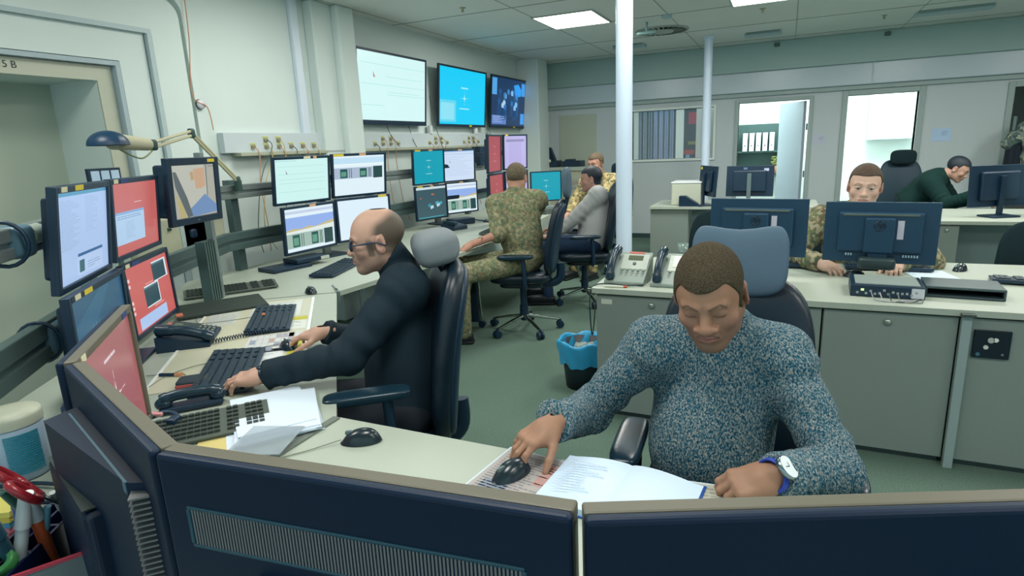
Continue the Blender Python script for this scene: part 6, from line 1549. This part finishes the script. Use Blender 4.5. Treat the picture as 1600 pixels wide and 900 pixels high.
# 4. man in the pale jumper
f4 = unit((-.92, -.32, 0)); HM4 = frame((-.93, -.22, -.10)); HO4 = np.array([-1.715, 5.66, 1.165])
J = std((-1.65, 5.64, 1.02), (-1.635, 5.58, .85), (-1.65, 5.53, .70), (-1.67, 5.47, .56), f4, .185, .06)
J.update(J3(wl=(-1.98, 5.28, .66), wr=(-2.05, 5.55, .70))); J['el'] = ik(J['sl'], J['wl'], .29, .26, (.5, -.2, -1)); J['er'] = ik(J['sr'], J['wr'], .29, .26, (.4, .5, -.9))
sit(J, f4, (-2.07, 5.25, .56), (-2.12, 5.52, .56), (-2.02, 5.22, .09), (-2.15, 5.5, .09)); JD = J
P4 = make_person('dark-haired man in a pale grey jumper sitting in profile beyond the soldier', J, dict(o=HO4, M=HM4, s=1.0), dict(skin='#b58d7c', lip='#a67a6e', brow='#2c2a2a', stub=('#6e6058', .3)), dict(skin=SKIN), (-1.67, 5.47, 0),
    hands=(dict(o=J['wl'], M=hframe((-.95, -.2, -.1), (0, 0, 1)), side=1, curl=[.5]*4), dict(o=J['wr'], M=hframe((-.95, -.1, -.1), (0, 0, 1)), side=-1, curl=[.4]*4)), head_step=.0045, hand_step=.0045, body_step=.014,
    hair=[('hair', hair_fn(HO4, HM4, 1.0, .007, zf=.052, nape=-.062, low=.004, ys=-.012), hbox(HO4), .0045, mat('hair_black', '#12222e', .6, bump=.5, bscale=200))],
    shirt=[('jumper', shirt_fn(J, HO4, HM4, .022, .03, amp=.006, n=4), sb(J), .010, mat('jumper_pale', '#a9acac', .9, spec=.1, bump=.4, bscale=200)), ('trousers', lambda p, J=JD: legs(p, J), lb(J), .014, mat('jeans_navy', '#13304e', .85, bump=.3, bscale=300))])
for k in 'lr': shoe(P4, J['a'+k], f4, mat('shoe_black'))

# 5. man beyond, facing the room
CAM2 = camo('camouflage_sand', ['#a5966a', '#8c8158', '#5d6148', '#c0ae80'], 10)
f5 = unit((-.25, -1, 0)); HM5 = frame((-.35, -.93, -.12)); HO5 = np.array([-1.985, 6.74, 1.27])
J = std((-1.97, 6.84, 1.12), (-1.95, 6.86, .95), (-1.95, 6.86, .78), (-1.94, 6.88, .58), f5, .185, .06)
J.update(J3(wl=(-2.0, 6.42, .70), wr=(-2.25, 6.5, .72))); J['el'] = ik(J['sl'], J['wl'], .29, .26, (1, .3, -.8)); J['er'] = ik(J['sr'], J['wr'], .29, .26, (-.8, .5, -.9))
sit(J, f5, (-1.93, 6.42, .55), (-2.15, 6.45, .55), (-1.93, 6.40, .09), (-2.17, 6.42, .09)); JE = J
P5 = make_person('brown-haired man in sand camouflage facing the room behind the man in the pale jumper', J, dict(o=HO5, M=HM5, s=1.0), dict(skin='#bd8f7b', lip='#a87668', brow='#5a4632'), dict(skin=SKIN), (-1.94, 6.88, 0),
    hands=(dict(o=J['wl'], M=hframe((-.2, -.95, -.1), (0, 0, 1)), side=1, curl=[.5]*4), dict(o=J['wr'], M=hframe((-.2, -.95, -.1), (0, 0, 1)), side=-1, curl=[.4]*4)), head_step=.005, hand_step=.005, body_step=.016,
    hair=[('hair', hair_fn(HO5, HM5, 1.0, .008, zf=.052, low=.006, ys=-.012, nape=-.055), hbox(HO5), .005, mat('hair_dull_brown', '#5c4e3a', .8, bump=.6, bscale=200))],
    shirt=[('jacket', shirt_fn(J, HO5, HM5, .02, .02, amp=.006), sb(J), .012, CAM2), ('trousers', lambda p, J=JE: legs(p, J), lb(J), .016, CAM2)])
for k in 'lr': shoe(P5, J['a'+k], f5, mat('boot_black'))

# 6. soldier with the visible face behind the right navy monitor
CAM3 = camo('camouflage_woodland', ['#6f7254', '#8f8468', '#56634e', '#655746', '#9a9278'], 15)
f6 = unit((-.06, -1, 0)); HM6 = frame((-.10, -.985, -.10), roll=R(-3)); HO6 = np.array([.414, 3.92, 1.200])
J = std((.412, 4.03, 1.055), (.415, 4.06, .88), (.42, 4.10, .74), (.43, 4.20, .58), f6, .195, .065)
J.update(J3(wr=(.215, 3.70, .790), wl=(.585, 3.80, .785))); J['er'] = ik(J['sr'], J['wr'], .29, .25, (-1, .25, -.5)); J['el'] = ik(J['sl'], J['wl'], .29, .25, (1, .3, -.6))
sit(J, f6, (.53, 3.80, .56), (.31, 3.80, .56), (.54, 3.78, .09), (.30, 3.78, .09)); JF = J
HR6 = dict(o=J['wr'], M=hframe((.62, -.72, -.12), (-.1, -.3, 1)), side=-1, curl=[(.5, .8, .4), (.45, .75, .4), (.5, .8, .5), (.6, .9, .5)], spread=.08, thumb=[(-.7, .65, -.4), (-.3, .85, -.4), (0, .9, -.4)])
P6 = make_person('young soldier in camouflage whose face shows above the right navy monitor', J, dict(o=HO6, M=HM6, s=1.03, jaw=.98, nose=1.05), dict(skin='#c9a592', lip='#b98478', brow='#7d5f46', iris='#33454d', bthick=.9), dict(skin=SKIN), (.43, 4.2, 0),
    hands=(HR6, dict(o=J['wl'], M=hframe((-.2, -.95, -.1), (0, 0, 1)), side=1, curl=[.5]*4)), head_step=.0032, hand_step=.0032, body_step=.014,
    hair=[('hair', hair_fn(HO6, HM6, 1.03, .0055, zf=.060, rec=.006, low=.002, ys=-.014, nape=-.055), hbox(HO6, 1.05), .0036, mat('hair_ginger', '#4f3e30', .8, bump=.6, bscale=260, var=.25, vscale=60))],
    shirt=[('jacket', shirt_fn(J, HO6, HM6, .024, .01, amp=.008, n=4, collar=.02), sb(J), .009, CAM3), ('trousers', lambda p, J=JF: legs(p, J), lb(J), .016, CAM3)])
for k in 'lr': shoe(P6, J['a'+k], f6, mat('boot_black'))

# 7. man bending over the far desk
f7 = unit((.9, -.42, 0)); HM7 = frame((.78, -.30, -.50)); HO7 = np.array([1.60, 7.50, 1.09])
J = J3(nb=(1.46, 7.55, 1.02), chs=(1.385, 7.57, .92), bel=(1.30, 7.59, .82), pel=(1.22, 7.60, .74)); J['Mt'] = frame((.35, -.1, -.95), unit(J['nb']-J['pel'])); L = J['Mt'][:, 0]
J['Mt'] = np.stack([np.array([.31, .95, 0]), unit(np.cross(unit(J['nb']-J['pel']), (.31, .95, 0))), unit(J['nb']-J['pel'])], 1); L = J['Mt'][:, 0]
J['sl'] = J['nb']-unit(J['nb']-J['pel'])*.07+L*.18; J['sr'] = J['nb']-unit(J['nb']-J['pel'])*.07-L*.18
J.update(J3(wl=(1.78, 7.20, .80), wr=(1.66, 7.08, .86))); J['wl'] = np.array([1.80, 7.45, .79]); J['el'] = ik(J['sl'], J['wl'], .29, .26, (0, .3, -1)); J['er'] = ik(J['sr'], J['wr'], .29, .26, (0, 0, -1))
J.update(J3(hl=(1.22, 7.70, .72), hr=(1.20, 7.52, .72), kl=(1.16, 7.74, .47), kr=(1.12, 7.55, .47), al=(1.12, 7.74, .09), ar=(1.05, 7.55, .09))); JG = J
P7 = make_person('dark-haired man in a dark green top bending over the far right desk', J, dict(o=HO7, M=HM7, s=1.02), dict(skin='#bd9684', lip='#a87668', brow='#2c2622'), dict(skin=SKIN), (1.22, 7.6, 0),
    hands=(dict(o=J['wl'], M=hframe((.9, -.3, -.2), (0, 0, 1)), side=1, curl=[.5]*4), dict(o=J['wr'], M=hframe((.3, -.8, .1), (.3, 0, 1)), side=-1, curl=[.8]*4)), head_step=.0045, hand_step=.0045, body_step=.014,
    hair=[('hair', hair_fn(HO7, HM7, 1.02, .007, zf=.054, low=.004, ys=-.010, nape=-.055), hbox(HO7, 1.05), .0045, mat('hair_black'))],
    shirt=[('top', shirt_fn(J, HO7, HM7, .035, .0, amp=.005), sb(J), .010, mat('top_green', '#15312f', .85, spec=.15, bump=.3, bscale=200)), ('trousers', lambda p, J=JG: legs(p, J), lb(J), .016, JEAN)])
for k in 'lr': shoe(P7, J['a'+k], (.9, -.4), mat('shoe_black'))

# hanging clothes beside the right doorway
t = [o for o in COL.objects if o.name == 'coat_rack'][0]
def jk(p):
    d = cap(p, (2.36, 8.93, 1.30), (2.62, 8.90, 1.56), .07, .10)
    d = su(d, cap(p, (2.62, 8.90, 1.52), (2.60, 8.90, 1.05), .13, .12), .06)
    return d+.010*np.sin(p[:, 2]*38+p[:, 0]*30)
npmesh('camouflage_jacket', [surf(jk, (2.1, 8.65, .85), (2.9, 9.15, 1.75), .012)], camo('camouflage_blue', ['#74847e', '#a3a58f', '#3c5358', '#56655f'], 12), t)
def ct(p): return cap(p, (2.42, 8.95, 1.24), (2.42, 8.95, .75), .075, .09)+.008*np.sin(p[:, 0]*60)
npmesh('black_coat', [surf(ct, (2.2, 8.75, .5), (2.7, 9.15, 1.4), .012)], mat('coat_black', '#0b1a28', .8), t)
t.location = t.location
# ------------------------------------------------------------------ camera
yaw, pitch, roll = -4.31727889e-01, 2.32562424e-01, -4.31815805e-02
fv = Vector((math.sin(yaw)*math.cos(pitch), math.cos(yaw)*math.cos(pitch), -math.sin(pitch)))
r0 = Vector((math.cos(yaw), -math.sin(yaw), 0)); u0 = r0.cross(fv)
rv = math.cos(roll)*r0+math.sin(roll)*u0; uv = -math.sin(roll)*r0+math.cos(roll)*u0
cd = bpy.data.cameras.new('camera'); cd.sensor_width = 36; cd.lens = 930.78/1600*36; cd.clip_start = .02
cam = bpy.data.objects.new('camera', cd); COL.objects.link(cam)
Mx = Matrix((rv, uv, -fv)).transposed().to_4x4(); Mx.translation = (0, 0, 1.5); cam.matrix_world = Mx
bpy.context.scene.camera = cam
vs = bpy.context.scene.view_settings; vs.view_transform = 'Standard'; vs.look = 'None'; vs.gamma = 1; vs.exposure = EXPO; vs.use_curve_mapping = False
